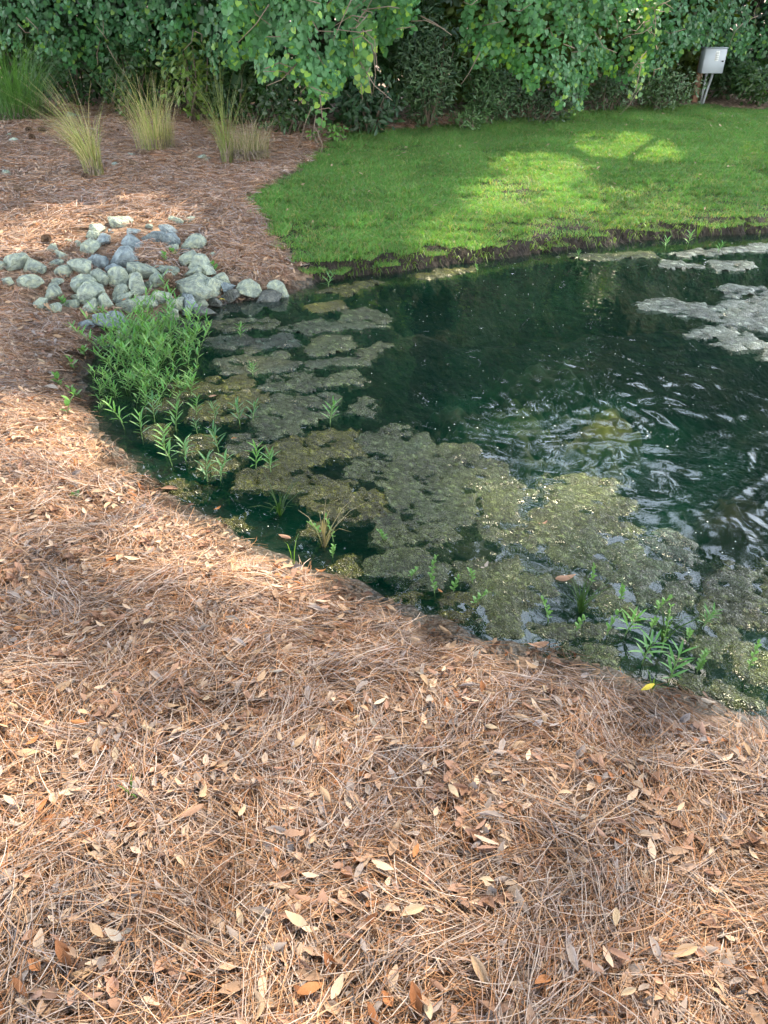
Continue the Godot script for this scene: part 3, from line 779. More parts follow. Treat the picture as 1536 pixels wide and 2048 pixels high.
func _ready() -> void:
	# ---------------------------------------------------------------- camera, sky, sun, exposure
	var cam := Camera3D.new()
	cam.name = "camera"
	cam.position = Vector3(0, 1.9, 0)
	cam.rotation_degrees = Vector3(-34.5, 0, 0)
	cam.fov = 67.3
	cam.near = 0.05
	cam.far = 900.0
	add_child(cam)
	cam.current = true
	var we := WorldEnvironment.new()
	we.name = "world_environment"
	var env := Environment.new()
	env.background_mode = Environment.BG_SKY
	var sm := ProceduralSkyMaterial.new()
	sm.sky_top_color = Color(0.66, 0.72, 0.80)
	sm.sky_horizon_color = Color(0.96, 0.96, 0.94)
	sm.sky_curve = 0.22
	sm.ground_bottom_color = Color(0.16, 0.15, 0.11)
	sm.ground_horizon_color = Color(0.35, 0.36, 0.30)
	sm.sun_angle_max = 12.0
	env.sky = Sky.new()
	env.sky.sky_material = sm
	env.background_energy_multiplier = 4.0
	env.tonemap_mode = Environment.TONE_MAPPER_LINEAR
	env.tonemap_exposure = 3.35
	env.sdfgi_enabled = true
	env.ssao_enabled = true
	env.ssil_enabled = true
	we.environment = env
	add_child(we)
	var sun := DirectionalLight3D.new()
	sun.name = "sun"
	sun.light_energy = 1.6
	sun.light_color = Color(1.0, 0.93, 0.80)
	sun.light_angular_distance = 0.55
	sun.shadow_enabled = true
	sun.look_at_from_position(SUN * 40.0, Vector3.ZERO)
	add_child(sun)

	n1.seed = 5; n1.frequency = 0.01; n1.fractal_octaves = 4
	n2.seed = 9; n2.frequency = 0.01; n2.fractal_octaves = 3
	rng.seed = 11
	var shore := PackedVector2Array()
	for p in SHORE: shore.append(Vector2(p[0], p[1]))
	var lawn := PackedVector2Array()
	for p in LAWN: lawn.append(Vector2(p[0], p[1]))
	lay_out(shore, lawn)
	make_materials()
	build_ground()
	build_water()
	build_trees()
	build_sky_blockers()
	build_thicket()
	build_lawn_grass()
	build_bank()
	build_rocks()
	build_mats()
	build_sunken()
	build_clumps()
	build_water_plants()
	build_straw()
	build_leaves()
	build_box()
	build_small_things()

func make_materials() -> void:
	var bump := noise_tex(0.03, 3, [], FastNoiseLite.TYPE_SIMPLEX_SMOOTH, 6)
	M.soil = mat(Color.WHITE, 0.95, false)
	triplanar(M.soil, 1.1, noise_tex(0.02, 21, [[0.15, 0.06, 0.036, 0.024], [0.45, 0.14, 0.085, 0.055], [0.6, 0.21, 0.14, 0.1], [0.9, 0.32, 0.22, 0.15]], FastNoiseLite.TYPE_SIMPLEX, 7), bump, 2.0)
	M.turf = mat(Color.WHITE, 0.95, false)
	triplanar(M.turf, 1.3, noise_tex(0.02, 22, [[0.2, 0.008, 0.006, 0.005], [0.5, 0.02, 0.015, 0.011], [0.8, 0.045, 0.034, 0.02]], FastNoiseLite.TYPE_SIMPLEX, 7), bump, 3.0)
	M.mud = mat(Color.WHITE, 0.45, false)
	triplanar(M.mud, 1.6, noise_tex(0.03, 25, [[0.2, 0.012, 0.009, 0.007], [0.55, 0.035, 0.025, 0.018], [0.9, 0.09, 0.06, 0.042]], FastNoiseLite.TYPE_SIMPLEX, 7), bump, 3.0)
	M.bed = mat(Color.WHITE, 0.9, false)
	triplanar(M.bed, 0.7, noise_tex(0.012, 23, [[0.2, 0.003, 0.007, 0.004], [0.5, 0.006, 0.014, 0.007], [0.75, 0.014, 0.022, 0.008], [0.95, 0.04, 0.032, 0.014]], FastNoiseLite.TYPE_SIMPLEX, 6), bump, 3.0)
	M.water = mat(Color(lin(0.0, 0.018, 0.0105), 0.47), 0.015, false, true, 0.41)
	M.water.transparency = BaseMaterial3D.TRANSPARENCY_ALPHA
	M.needle = mat(Color.WHITE, 0.75, true, true, 0.25)
	M.dead = mat(Color.WHITE, 0.65, true, true, 0.35)
	M.grass = leafy(Color.WHITE, 0.5, 1.0)
	M.leaf = leafy(Color.WHITE, 0.45, 0.9)
	M.dull_leaf = leafy(Color.WHITE, 0.55, 0.4)
	M.bark = mat(Color.WHITE, 0.95, false)
	triplanar(M.bark, 2.0, noise_tex(0.03, 31, [[0.2, 0.05, 0.04, 0.03], [0.5, 0.14, 0.11, 0.085], [0.9, 0.24, 0.2, 0.16]]), bump, 4.0)
	M.twig = mat(Color.WHITE, 0.85)
	var pits := noise_tex(0.05, 41, [], FastNoiseLite.TYPE_SIMPLEX_SMOOTH, 6)
	M.rock = []
	for k in 3:
		var a := [[0.1, 0.11, 0.135, 0.125], [0.42, 0.235, 0.275, 0.245], [0.6, 0.30, 0.345, 0.275], [0.85, 0.42, 0.45, 0.31]]
		if k == 1: a = [[0.1, 0.095, 0.12, 0.135], [0.42, 0.17, 0.21, 0.235], [0.65, 0.225, 0.275, 0.29], [0.9, 0.33, 0.365, 0.35]]
		if k == 2: a = [[0.1, 0.035, 0.04, 0.04], [0.5, 0.085, 0.095, 0.09], [0.9, 0.17, 0.18, 0.15]]
		var m := mat(Color.WHITE, 0.88 if k < 2 else 0.5, true)
		triplanar(m, 2.3, noise_tex(0.014, 50 + k, a, FastNoiseLite.TYPE_SIMPLEX, 7), pits, 1.6)
		M.rock.append(m)
	# wet algae: grainy, glistening where the sun gets at it
	var grain := noise_tex(0.075, 61, [], FastNoiseLite.TYPE_CELLULAR, 3)
	M.algae = mat(Color.WHITE, 0.22, true, true, 0.5)
	triplanar(M.algae, 3.2, noise_tex(0.06, 62, [[0.05, 0.12, 0.14, 0.12], [0.35, 0.45, 0.45, 0.42], [0.55, 0.62, 0.62, 0.6], [0.75, 1.0, 1.0, 0.92]], FastNoiseLite.TYPE_SIMPLEX, 4), grain, 2.0)
	M.weed = mat(Color.WHITE, 0.8)  # for the added sheets that paint reflected green under the water
	M.steel = mat(Color.WHITE, 0.55, true, false)
	M.steel.metallic = 0.1
	M.paint = mat(Color.WHITE, 0.6, true, false)

# ------------------------------------------------------------------ ground, pond bed, water
func build_ground() -> void:
	var parts := [MB.new(), MB.new(), MB.new(), MB.new()]
	var maps := [{}, {}, {}]
	var x0 := -8.5
	var z0 := -16.0
	var st := 0.05
	var nx := 380
	var nz := 360
	var hs := PackedFloat32Array()
	var kind := PackedByteArray()
	hs.resize((nx + 1) * (nz + 1)); kind.resize((nx + 1) * (nz + 1))
	for j in nz + 1:
		for i in nx + 1:
			var x := x0 + i * st
			var z := z0 + j * st
			hs[j * (nx + 1) + i] = height(x, z)
			kind[j * (nx + 1) + i] = 2 if shore_d(x, z) < -0.03 else 3 if shore_d(x, z) < 0.11 and lawn_w(x, z) < 0.6 else 1 if lawn_w(x, z) > 0.5 else 0
	var remap := []
	for k in 4:
		var r := PackedInt32Array()
		r.resize(hs.size()); r.fill(-1)
		remap.append(r)
	for k in 4:
		var b: MB = parts[k]
		var r: PackedInt32Array = remap[k]
		for j in nz:
			for i in nx:
				var q := j * (nx + 1) + i
				if kind[q] != k: continue
				var ids := [q, q + 1, q + nx + 2, q + nx + 1]
				for id in ids:
					if r[id] < 0:
						var ii: int = id % (nx + 1)
						r[id] = b.vert(Vector3(x0 + ii * st, hs[id], z0 + (id / (nx + 1)) * st), Color.WHITE)
				b.quad(r[ids[0]], r[ids[1]], r[ids[2]], r[ids[3]])
	tag(obj("straw_bank_ground", parts[0].done(M.soil)), "brown earth bank under the pine straw and dead leaves", "ground", "", "structure")
	tag(obj("lawn_ground", parts[1].done(M.turf)), "dark earth of the lawn beyond the pond", "ground", "", "structure")
	tag(obj("pond_bed", parts[2].done(M.bed)), "muddy green bottom of the pond", "pond bed", "", "structure")
	tag(obj("shore_mud", parts[3].done(M.mud)), "strip of dark wet mud along the straw shore", "mud", "", "structure")
	# the rest of the land, out to the horizon, as a ring round the modelled part
	var b := MB.new()
	var x1 := x0 + nx * st
	var z1 := z0 + nz * st
	var inner := PackedVector3Array()
	var k := 19
	for i in k: inner.append(Vector3(lerpf(x0, x1, float(i) / k), 0, z0))
	for i in k: inner.append(Vector3(x1, 0, lerpf(z0, z1, float(i) / k)))
	for i in k: inner.append(Vector3(lerpf(x1, x0, float(i) / k), 0, z1))
	for i in k: inner.append(Vector3(x0, 0, lerpf(z1, z0, float(i) / k)))
	var c := Vector3((x0 + x1) * 0.5, 0, (z0 + z1) * 0.5)
	for ring in 3:
		for p in inner:
			var q: Vector3 = c + (p - c) * float([0.995, 2.0, 60.0][ring])
			q.y = height(p.x, p.z) - 0.02 if ring == 0 else 0.4
			b.vert(q, Color.WHITE)
	var n := inner.size()
	for ring in 2:
		for i in n:
			b.quad(ring * n + i, ring * n + n + i, ring * n + n + (i + 1) % n, ring * n + (i + 1) % n)
	tag(obj("ground", b.done(M.soil)), "woodland floor round the pond garden", "ground", "", "structure")

func ripple(x: float, z: float) -> float:
	# rings from the right of the pond, bent by a slow swell; calm towards the far bank
	var near := exp(-pow((x - 1.7) / 1.6, 2.0) - pow((z + 3.1) / 1.45, 2.0))
	var mid := exp(-pow((x - 1.0) / 2.2, 2.0) - pow((z + 4.4) / 1.6, 2.0))
	var wx := x + n1.get_noise_2d(x * 110.0, z * 110.0) * 0.34
	var wz := z + n1.get_noise_2d(x * 110.0 + 300.0, z * 110.0) * 0.34
	var r1 := Vector2(wx - 0.85, wz + 4.1).length()
	var r2 := Vector2(wx - 3.4, wz + 1.6).length()
	var h := sin(r1 * 36.0) * 0.0032 * near + sin(r2 * 44.0 + 1.0) * 0.0024 * near
	h += sin(r1 * 52.0) * 0.0006 * mid + sin(r2 * 60.0) * 0.0005 * mid
	h += n2.get_noise_2d(x * 620.0, z * 620.0) * 0.0007 * near + n2.get_noise_2d(x * 300.0, z * 700.0) * 0.00022
	return h
func build_water() -> void:
	var b := MB.new()
	var ids := {}
	var st := 0.03
	var nx := 300
	var nz := 290
	var x0 := -2.2
	var z0 := -8.6
	var r := PackedInt32Array()
	r.resize((nx + 1) * (nz + 1)); r.fill(-1)
	for j in nz:
		for i in nx:
			if shore_d(x0 + (i + 0.5) * st, z0 + (j + 0.5) * st) > 0.12: continue
			var q := j * (nx + 1) + i
			for id in [q, q + 1, q + nx + 2, q + nx + 1]:
				if r[id] < 0:
					var x: float = x0 + (id % (nx + 1)) * st
					var z: float = z0 + (id / (nx + 1)) * st
					r[id] = b.vert(Vector3(x, ripple(x, z), z), Color.WHITE)
			b.quad(r[q], r[q + 1], r[q + nx + 2], r[q + nx + 1])
	# the pond goes on to the right, out of the picture
	var s := b.vert(Vector3(x0 + nx * st, 0, z0), Color.WHITE)
	b.vert(Vector3(11, 0, z0), Color.WHITE); b.vert(Vector3(11, 0, 0.6), Color.WHITE); b.vert(Vector3(x0 + nx * st, 0, 0.6), Color.WHITE)
	b.quad(s, s + 1, s + 2, s + 3)
	tag(obj("pond_water", b.done(M.water)), "dark green pond water, rippled at the near right", "water", "", "structure")

# ------------------------------------------------------------------ how much sun gets through the trees to a spot of ground
func sunlight(x: float, z: float) -> float:
	var t := 0.07
	var near := smoothstep(-2.5, -1.5, z - 0.3 * x)
	if shore_d(x, z) > -0.15 and lawn_w(x, z) < 0.5: t = lerpf(0.06, FORE, near)
	elif shore_d(x, z) < 0.0: t = lerpf(0.12, 0.45, smoothstep(-3.6, -1.9, z) * smoothstep(0.0, 1.2, x))
	else: t = 0.16
	for p in LIT:
		var q: float = pow((x - p[0]) / (p[2] + 0.16), 2.0) + pow((z - p[1]) / (p[3] + 0.16), 2.0)
		if q < 1.6: t = maxf(t, p[5] * smoothstep(1.6, 0.9, q))
	return t

func in_patch(x: float, z: float) -> bool:
	for p in LIT:
		if pow((x - p[0]) / (p[2] + 0.1), 2.0) + pow((z - p[1]) / (p[3] + 0.1), 2.0) < 1.0: return rng.randf() < p[5]
	return false
func near_patch(x: float, z: float) -> bool:
	for p in LIT:
		if pow((x - p[0]) / (p[2] + 0.6), 2.0) + pow((z - p[1]) / (p[3] + 0.6), 2.0) < 1.0: return true
	return false
func build_trees() -> void:
	# tall trees behind the thicket and to the right: out of the frame, but they shade the place and stand in the water's reflection
	var spots := [Vector3(1.5, 0.5, -19.5), Vector3(7.0, 0.5, -21.0), Vector3(12.5, 0.5, -24.0), Vector3(9.5, 0.5, -16.5), Vector3(15.5, 0.5, -17.5), Vector3(14.0, 0.5, -10.5)]
	var crown := []
	var some := []
	for s in spots:
		crown.append(MB.new()); some.append([])
	rng.seed = 78
	for k in 10500:
		var gx := rr(-7.0, 8.0)
		var gz := rr(-12.5, 1.2)
		var t := clampf(sunlight(gx, gz), 0.01, 1.0)
		if gz < -8.2 and gx > -2.5 and gx < 4.0: t = maxf(t, 0.6)
		if rng.randf() > -log(t) / 3.0: continue
		var h := rr(15.0, 21.0) if gz > -7.0 else rr(10.5, 14.0)
		var p := Vector3(gx, 0.25, gz) + SUN * (h / SUN.y)
		var best := 0
		for q in spots.size():
			if Vector2(p.x - spots[q].x, p.z - spots[q].z).length() < Vector2(p.x - spots[best].x, p.z - spots[best].z).length(): best = q
		some[best].append(p)
		var g := rr(0.7, 1.2)
		var close := near_patch(gx, gz)
		for j in 20:
			var e := p + wild() * (1.5 if t > 0.25 and not close else 0.34) * pow(rng.randf(), 0.4)
			if close:
				var c := e + wild() * 0.08 - SUN * ((e.y - 0.25) / SUN.y)
				if in_patch(c.x, c.z): continue
			var gg := g * rr(0.75, 1.25)
			leaf_quad(crown[best], e - spots[best], facing(wild() + Vector3(0, 0.5, 0), wild(), rr(0.1, 0.16)), 0.24, Color(0.065 * gg, 0.12 * gg, 0.03 * gg))
	for q in spots.size():
		if some[q].is_empty(): continue
		var t := thing("tall_tree", ["tall tree behind the big vine mass, crown far above the picture", "tall tree behind the right vine mass, crown far above the picture", "tall tree far behind the metal box, crown above the picture", "tall tree just behind the metal box, crown above the picture", "tall tree outside the picture far to the right of the metal box", "tall tree outside the picture right of the pond"][q], "tree", spots[q], 0.0, "tall trees shading the pond")
		var b := MB.new()
		var pts := PackedVector3Array()
		for k in 9: pts.append(Vector3(sin(k * 0.9 + q) * 0.15, k * 2.6, cos(k * 0.7 + q) * 0.15))
		b.tube(pts, 0.24, 0.06, 9, Color.WHITE)
		for k in mini(26, some[q].size()):
			var e: Vector3 = some[q][k * maxi(1, some[q].size() / 26)] - spots[q]
			var base := Vector3(0, clampf(e.y - 3.0, 9.0, 19.0), 0)
			b.tube(PackedVector3Array([base, base.lerp(e, 0.5) + Vector3(0, 0.5, 0), e]), 0.07, 0.015, 5, Color.WHITE)
		obj("trunk", b.done(M.bark), t)
		obj("crown", crown[q].done(M.leaf), t)

func build_sky_blockers() -> void:
	# unseen trees added beside and behind the viewer to shut out sky light
	var spots := [[-8.5, -8.5, "left of the straw bed"], [-7.0, -4.0, "left of the pond's inlet rocks"], [-6.0, 0.6, "on the left, level with the viewer"], [-5.2, 4.2, "behind the viewer, far left"], [-1.6, 5.6, "behind the viewer, left"], [2.0, 5.8, "straight behind the viewer"], [5.6, 4.6, "behind the viewer, right"], [11.6, 2.5, "to the right of the pond, near"], [12.2, -2.0, "to the right of the pond, middle"], [13.5, -6.5, "to the right of the pond, far"]]
	var over := []   # boughs added over the clearing to shut out the overhead sky
	for s in spots: over.append([])
	rng.seed = 91
	for k in 1250:
		var p := Vector3(rr(-8.0, 9.0), rr(12.0, 18.0), rr(-8.5, 4.5))
		var best := 0
		for q in spots.size():
			if Vector2(p.x - spots[q][0], p.z - spots[q][1]).length() < Vector2(p.x - spots[best][0], p.z - spots[best][1]).length(): best = q
		over[best].append(p)
	for s in spots:
		var at := Vector3(s[0], 0.38, s[1])
		var t := thing("sky_blocking_tree", "tall unseen tree added to block sky light, " + s[2], "tree", at, 0.0, "unseen trees added to block sky light")
		var b := MB.new()
		b.tube(PackedVector3Array([Vector3(0, -0.2, 0), Vector3(0.1, 3, 0.1), Vector3(-0.1, 7, 0), Vector3(0.1, 12, 0.1)]), 0.2, 0.05, 9, Color.WHITE)
		for k in 14:
			var y := rr(3.0, 11.0)
			var a := rr(0, TAU)
			b.tube(PackedVector3Array([Vector3(0, y, 0), Vector3(cos(a) * 1.4, y + 0.9, sin(a) * 1.4), Vector3(cos(a) * 2.6, y + rr(0.6, 2.0), sin(a) * 2.6)]), 0.06, 0.012, 6, Color.WHITE)
		var far: Array = over[spots.find(s)]
		for k in range(0, far.size(), 5):
			var e: Vector3 = far[k] - at
			b.tube(PackedVector3Array([Vector3(0, 9.5, 0), Vector3(e.x * 0.5, e.y * 0.5 + 6.0, e.z * 0.5), e]), 0.07, 0.012, 5, Color.WHITE)
		obj("trunk", b.done(M.bark), t)
		var cb := MB.new()
		for p in far:
			for j in 34:
				var g2 := rr(0.6, 1.2)
				leaf_quad(cb, p - at + wild() * 0.7 * pow(rng.randf(), 0.4), facing(wild() + Vector3(0, 0.9, 0), wild(), rr(0.2, 0.32)), 0.34, Color(0.05 * g2, 0.105 * g2, 0.03 * g2))
		for k in 290:
			var dd := wild()
			var c := Vector3(dd.x * 4.9, 9.2 + dd.y * 6.6, dd.z * 4.9) * Vector3(1, 1, 1)
			c = Vector3(0, 9.2, 0).lerp(c, pow(rng.randf(), 0.4))
			var gg := rr(0.7, 1.2)
			for j in 34:
				var g2 := gg * rr(0.8, 1.2)
				leaf_quad(cb, c + wild() * 0.85 * pow(rng.randf(), 0.4), facing(wild() + Vector3(0, 0.5, 0), wild(), rr(0.2, 0.34)), 0.34, Color(0.05 * g2, 0.105 * g2, 0.03 * g2))
		obj("crown", cb.done(M.leaf), t)

# ------------------------------------------------------------------ the thicket behind lawn and straw
func bush(called: String, label: String, cat: String, at: Vector3, half: Vector3, leaf: ArrayMesh, n: int, size: float, col: Color, seed_: int, shell := 0.45) -> Node3D:
	rng.seed = seed_
	var t := thing(called, label, cat, at)
	var b := MB.new()
	for k in 7:
		var e := Vector3(rr(-0.8, 0.8) * half.x, rr(1.0, 1.7) * half.y, rr(-0.6, 0.6) * half.z)
		b.tube(PackedVector3Array([Vector3(rr(-0.1, 0.1), -0.05, rr(-0.1, 0.1)), e * 0.5 + wild() * 0.08, e]), 0.02, 0.005, 5, Color(0.11, 0.085, 0.06))
	obj("stem", b.done(M.twig), t)
	var w: Array[Transform3D] = []
	var tint := PackedColorArray()
	var off := rng.randf() * 500.0
	for k in n:
		var d := wild()
		var r := pow(rng.randf(), shell)
		var lump := 1.0 + 0.45 * n2.get_noise_3d(d.x * 90.0 + off, d.y * 90.0, d.z * 90.0)
		var p := Vector3(d.x * half.x, half.y + d.y * half.y, d.z * half.z) * r * lump
		p.y = half.y + d.y * half.y * r * lump
		if p.y < 0.02: continue
		w.append(Transform3D(facing(d * 0.7 + wild() * 0.8 + Vector3(0, 0.5, 0.15), d + wild() * 0.7 + Vector3(0, 0.35, 0), size * rr(0.7, 1.25)), p))
		var g := rr(0.65, 1.25) * (1.0 + 0.5 * n1.get_noise_3d(p.x * 200.0, p.y * 200.0, p.z * 200.0 + off))
		tint.append(Color(col.r * g * rr(0.85, 1.2), col.g * g, col.b * g * rr(0.8, 1.2)))
	many("foliage", leaf, w, tint, t)
	return t

func front(x: float) -> float:   # where the thicket begins
	for k in HEDGE.size() - 1:
		if x < HEDGE[k + 1][0]: return lerpf(HEDGE[k][1], HEDGE[k + 1][1], clampf((x - HEDGE[k][0]) / (HEDGE[k + 1][0] - HEDGE[k][0]), 0.0, 1.0))
	return HEDGE[-1][1]

# a curtain of vines: edge = [x, z, height where it stops hanging], leaves like shingles on a lumpy hanging face
func vine(called: String, label: String, edge: Array, top: float, n: int, size: float, col: Color, seed_: int, strands: Array) -> void:
	rng.seed = seed_
	var mid: Array = edge[edge.size() / 2]
	var at := Vector3(mid[0], 0.3, mid[1] - 0.6)
	var t := thing(called, label, "vine", at)
	var w: Array[Transform3D] = []
	var tint := PackedColorArray()
	var x0: float = edge[0][0]
	var x1: float = edge[-1][0]
	var off := seed_ * 37.0
	for k in n:
		var x := rr(x0, x1)
		var e := 0
		while e < edge.size() - 2 and x > edge[e + 1][0]: e += 1
		var f: float = clampf((x - edge[e][0]) / (edge[e + 1][0] - edge[e][0]), 0.0, 1.0)
		var low: float = lerpf(edge[e][2], edge[e + 1][2], f) + n1.get_noise_1d(x * 420.0 + off) * 0.34
		var y := lerpf(low, top, pow(rng.randf(), 1.25))
		var hang: float = y - low
		var lump := n2.get_noise_2d(x * 85.0 + off, y * 60.0) * 0.55 + n1.get_noise_2d(x * 260.0, y * 170.0 + off) * 0.22
		if n1.get_noise_2d(x * 210.0 - off, y * 150.0) < -0.16 and rng.randf() < 0.8: continue
		var back := pow(rng.randf(), 1.4) * 0.6
		var z: float = lerpf(edge[e][1], edge[e + 1][1], f) + lump - back - 0.25 * exp(-hang * 3.0)
		var gx := n2.get_noise_2d((x + 0.1) * 85.0 + off, y * 60.0) - n2.get_noise_2d((x - 0.1) * 85.0 + off, y * 60.0)
		if y > 2.1:
			var c := Vector3(x, y, z) - SUN * ((y - 0.25) / SUN.y)
			if in_patch(c.x, c.z): continue
		var nn := Vector3(-gx * 2.0, 0.5, 0.9) + wild() * 0.62
		w.append(Transform3D(facing(nn, Vector3(0, -1, 0.25) + wild() * 0.85, size * rr(0.6, 1.25)), Vector3(x, y, z) - at))
		var g := rr(0.75, 1.2) * (1.0 + 0.35 * n1.get_noise_2d(x * 160.0, y * 160.0 + off))
		var young := 1.0 if rng.randf() < 0.05 + 0.2 * exp(-hang * 6.0) else 0.0
		tint.append(Color(col.r * g * (1.0 + young * 1.6), col.g * g * (1.0 + young * 0.7), col.b * g * (1.0 - young * 0.3)))
	many("foliage", M.heart, w, tint, t)
	var tw := MB.new()
	for k in 16:   # bare twigs and runners between the leaves
		var x := rr(x0, x1)
		var e := 0
		while e < edge.size() - 2 and x > edge[e + 1][0]: e += 1
		var p := Vector3(x, rr(edge[e][2] + 0.05, edge[e][2] + 0.9), edge[e][1] + rr(-0.15, 0.2)) - at
		var q := p + Vector3(rr(-0.35, 0.35), rr(-0.4, 0.15), rr(0.0, 0.2))
		tw.tube(PackedVector3Array([p, p.lerp(q, 0.5) + wild() * 0.06, q]), 0.006, 0.003, 4, Color(0.2, 0.15, 0.11))
	obj("twigs", tw.done(M.twig), t).set_meta("kind", "stuff")
	for s in strands:
		var b := MB.new()
		var pts := PackedVector3Array()
		for q in range(0, s.size(), 3): pts.append(Vector3(s[q], s[q + 1], s[q + 2]) - at)
		var cv := Curve3D.new()
		for q in pts.size():
			var tan := (pts[mini(q + 1, pts.size() - 1)] - pts[maxi(q - 1, 0)]) * 0.22
			cv.add_point(pts[q], -tan, tan)
		b.tube(cv.tessellate(4, 3.0), 0.012, 0.007, 6, Color(0.17, 0.12, 0.08))
		obj("hanging_stem", b.done(M.twig), t)

func build_thicket() -> void:
	M.heart = heart_leaf().done(M.leaf)
	M.lance = lance_leaf(1.0, 0.26, 0.15, 0.25).done(M.dull_leaf)
	M.broad = lance_leaf(1.0, 0.42, 0.2, 0.3).done(M.leaf)
	# dense trees at the back
	var trees := [[-8.3, 3.0, 0], [-5.6, 3.2, 1], [-3.2, 2.6, 2], [-0.9, 3.0, 0], [1.4, 2.8, 1], [3.6, 3.1, 0], [5.9, 2.9, 2], [8.4, 3.2, 1]]
	var said := ["dense dark tree at the far left end of the thicket", "dense tree behind the big green grass clump", "dense tree behind the upright grass clump", "dense tree behind the big overhanging vine", "dense tree in the dark gap between the two vine masses", "dense tree behind the right hand vine mass", "dense tree directly behind the metal box", "dense tree at the far right end of the thicket"]
	for q in trees.size():
		rng.seed = 300 + q
		var x: float = trees[q][0]
		var z := front(x) - 1.9
		var at := Vector3(x, height(x, maxf(z, -15.9)), z)
		var t := thing("dense_tree", said[q], "tree", at, 0.0, "trees at the back of the thicket")
		var b := MB.new()
		b.tube(PackedVector3Array([Vector3(0, -0.1, 0), Vector3(0.1, 1.5, 0.05), Vector3(-0.05, 3.0, 0.1), Vector3(0.1, 4.6, 0), Vector3(0.0, 7.4, 0.1)]), 0.14, 0.04, 9, Color.WHITE)
		for k in 9:
			var y0 := rr(1.0, 3.8)
			var a := rr(0, TAU)
			b.tube(PackedVector3Array([Vector3(0.05, y0, 0.05), Vector3(cos(a) * 0.7, y0 + 0.5, sin(a) * 0.7), Vector3(cos(a) * 1.4, y0 + rr(0.5, 1.2), sin(a) * 1.3)]), 0.045, 0.01, 6, Color.WHITE)
		obj("trunk", b.done(M.bark), t)
		var cb := MB.new()
		var top: float = [8.5, 9.0, 8.5, 8.5, 8.0, 8.0, 8.5, 8.5][q]
		for k in 1250:
			var d := wild()
			var p := Vector3(d.x * 1.9, 0, d.z * 1.35) * pow(rng.randf(), 0.35)
			p.y = rr(0.15, top)
			var thin := smoothstep(2.6, top, p.y)
			if q != 4 and q != 5: thin *= 0.6
			else: thin = minf(thin * 1.5, 1.0)
			if rng.randf() < minf(thin * 1.15, 0.86): continue
			p.x *= 1.0 - 0.35 * thin
			# leave the gaps through which the sun reaches lawn and straw
			var hit := at + p - SUN * ((at.y + p.y - 0.25) / SUN.y)
			var close := p.y > 1.2 and near_patch(hit.x, hit.z)
			var g := rr(0.6, 1.15)
			for j in 26:
				var gg := g * rr(0.8, 1.2)
				var col: Color = [Color(0.035, 0.09, 0.034), Color(0.045, 0.105, 0.032), Color(0.032, 0.08, 0.036)][trees[q][2]]
				if q == 4 or q == 5: col = Color(0.10, 0.15, 0.03)
				var e := p + wild() * 0.36 * pow(rng.randf(), 0.4)
				if close:
					var c := at + e - SUN * ((at.y + e.y - 0.25) / SUN.y)
					if in_patch(c.x, c.z): continue
				leaf_quad(cb, e, facing(wild() + Vector3(0, 0.5, 0.3), wild() + Vector3(0, -0.3, 0), rr(0.1, 0.17)), 0.36, Color(col.r * gg, col.g * gg, col.b * gg))
		obj("crown", cb.done(M.leaf), t)
	# vine masses in front of them
	for v in VINES: vine("vine_mass", v[0], v[1], v[2], v[3], v[4], Color(v[5], v[6], v[7]), v[8], v[9])
	# shrubs at the foot
	for s in BUSHES:
		var lf: ArrayMesh = M.lance if s[7] == 0 else M.broad if s[7] == 1 else M.heart
		bush(s[1], s[0], "shrub", Vector3(s[2], height(s[2], s[3]), s[3]), Vector3(s[4], s[5], s[6]), lf, s[8], s[9], Color(s[10], s[11], s[12]), s[13])

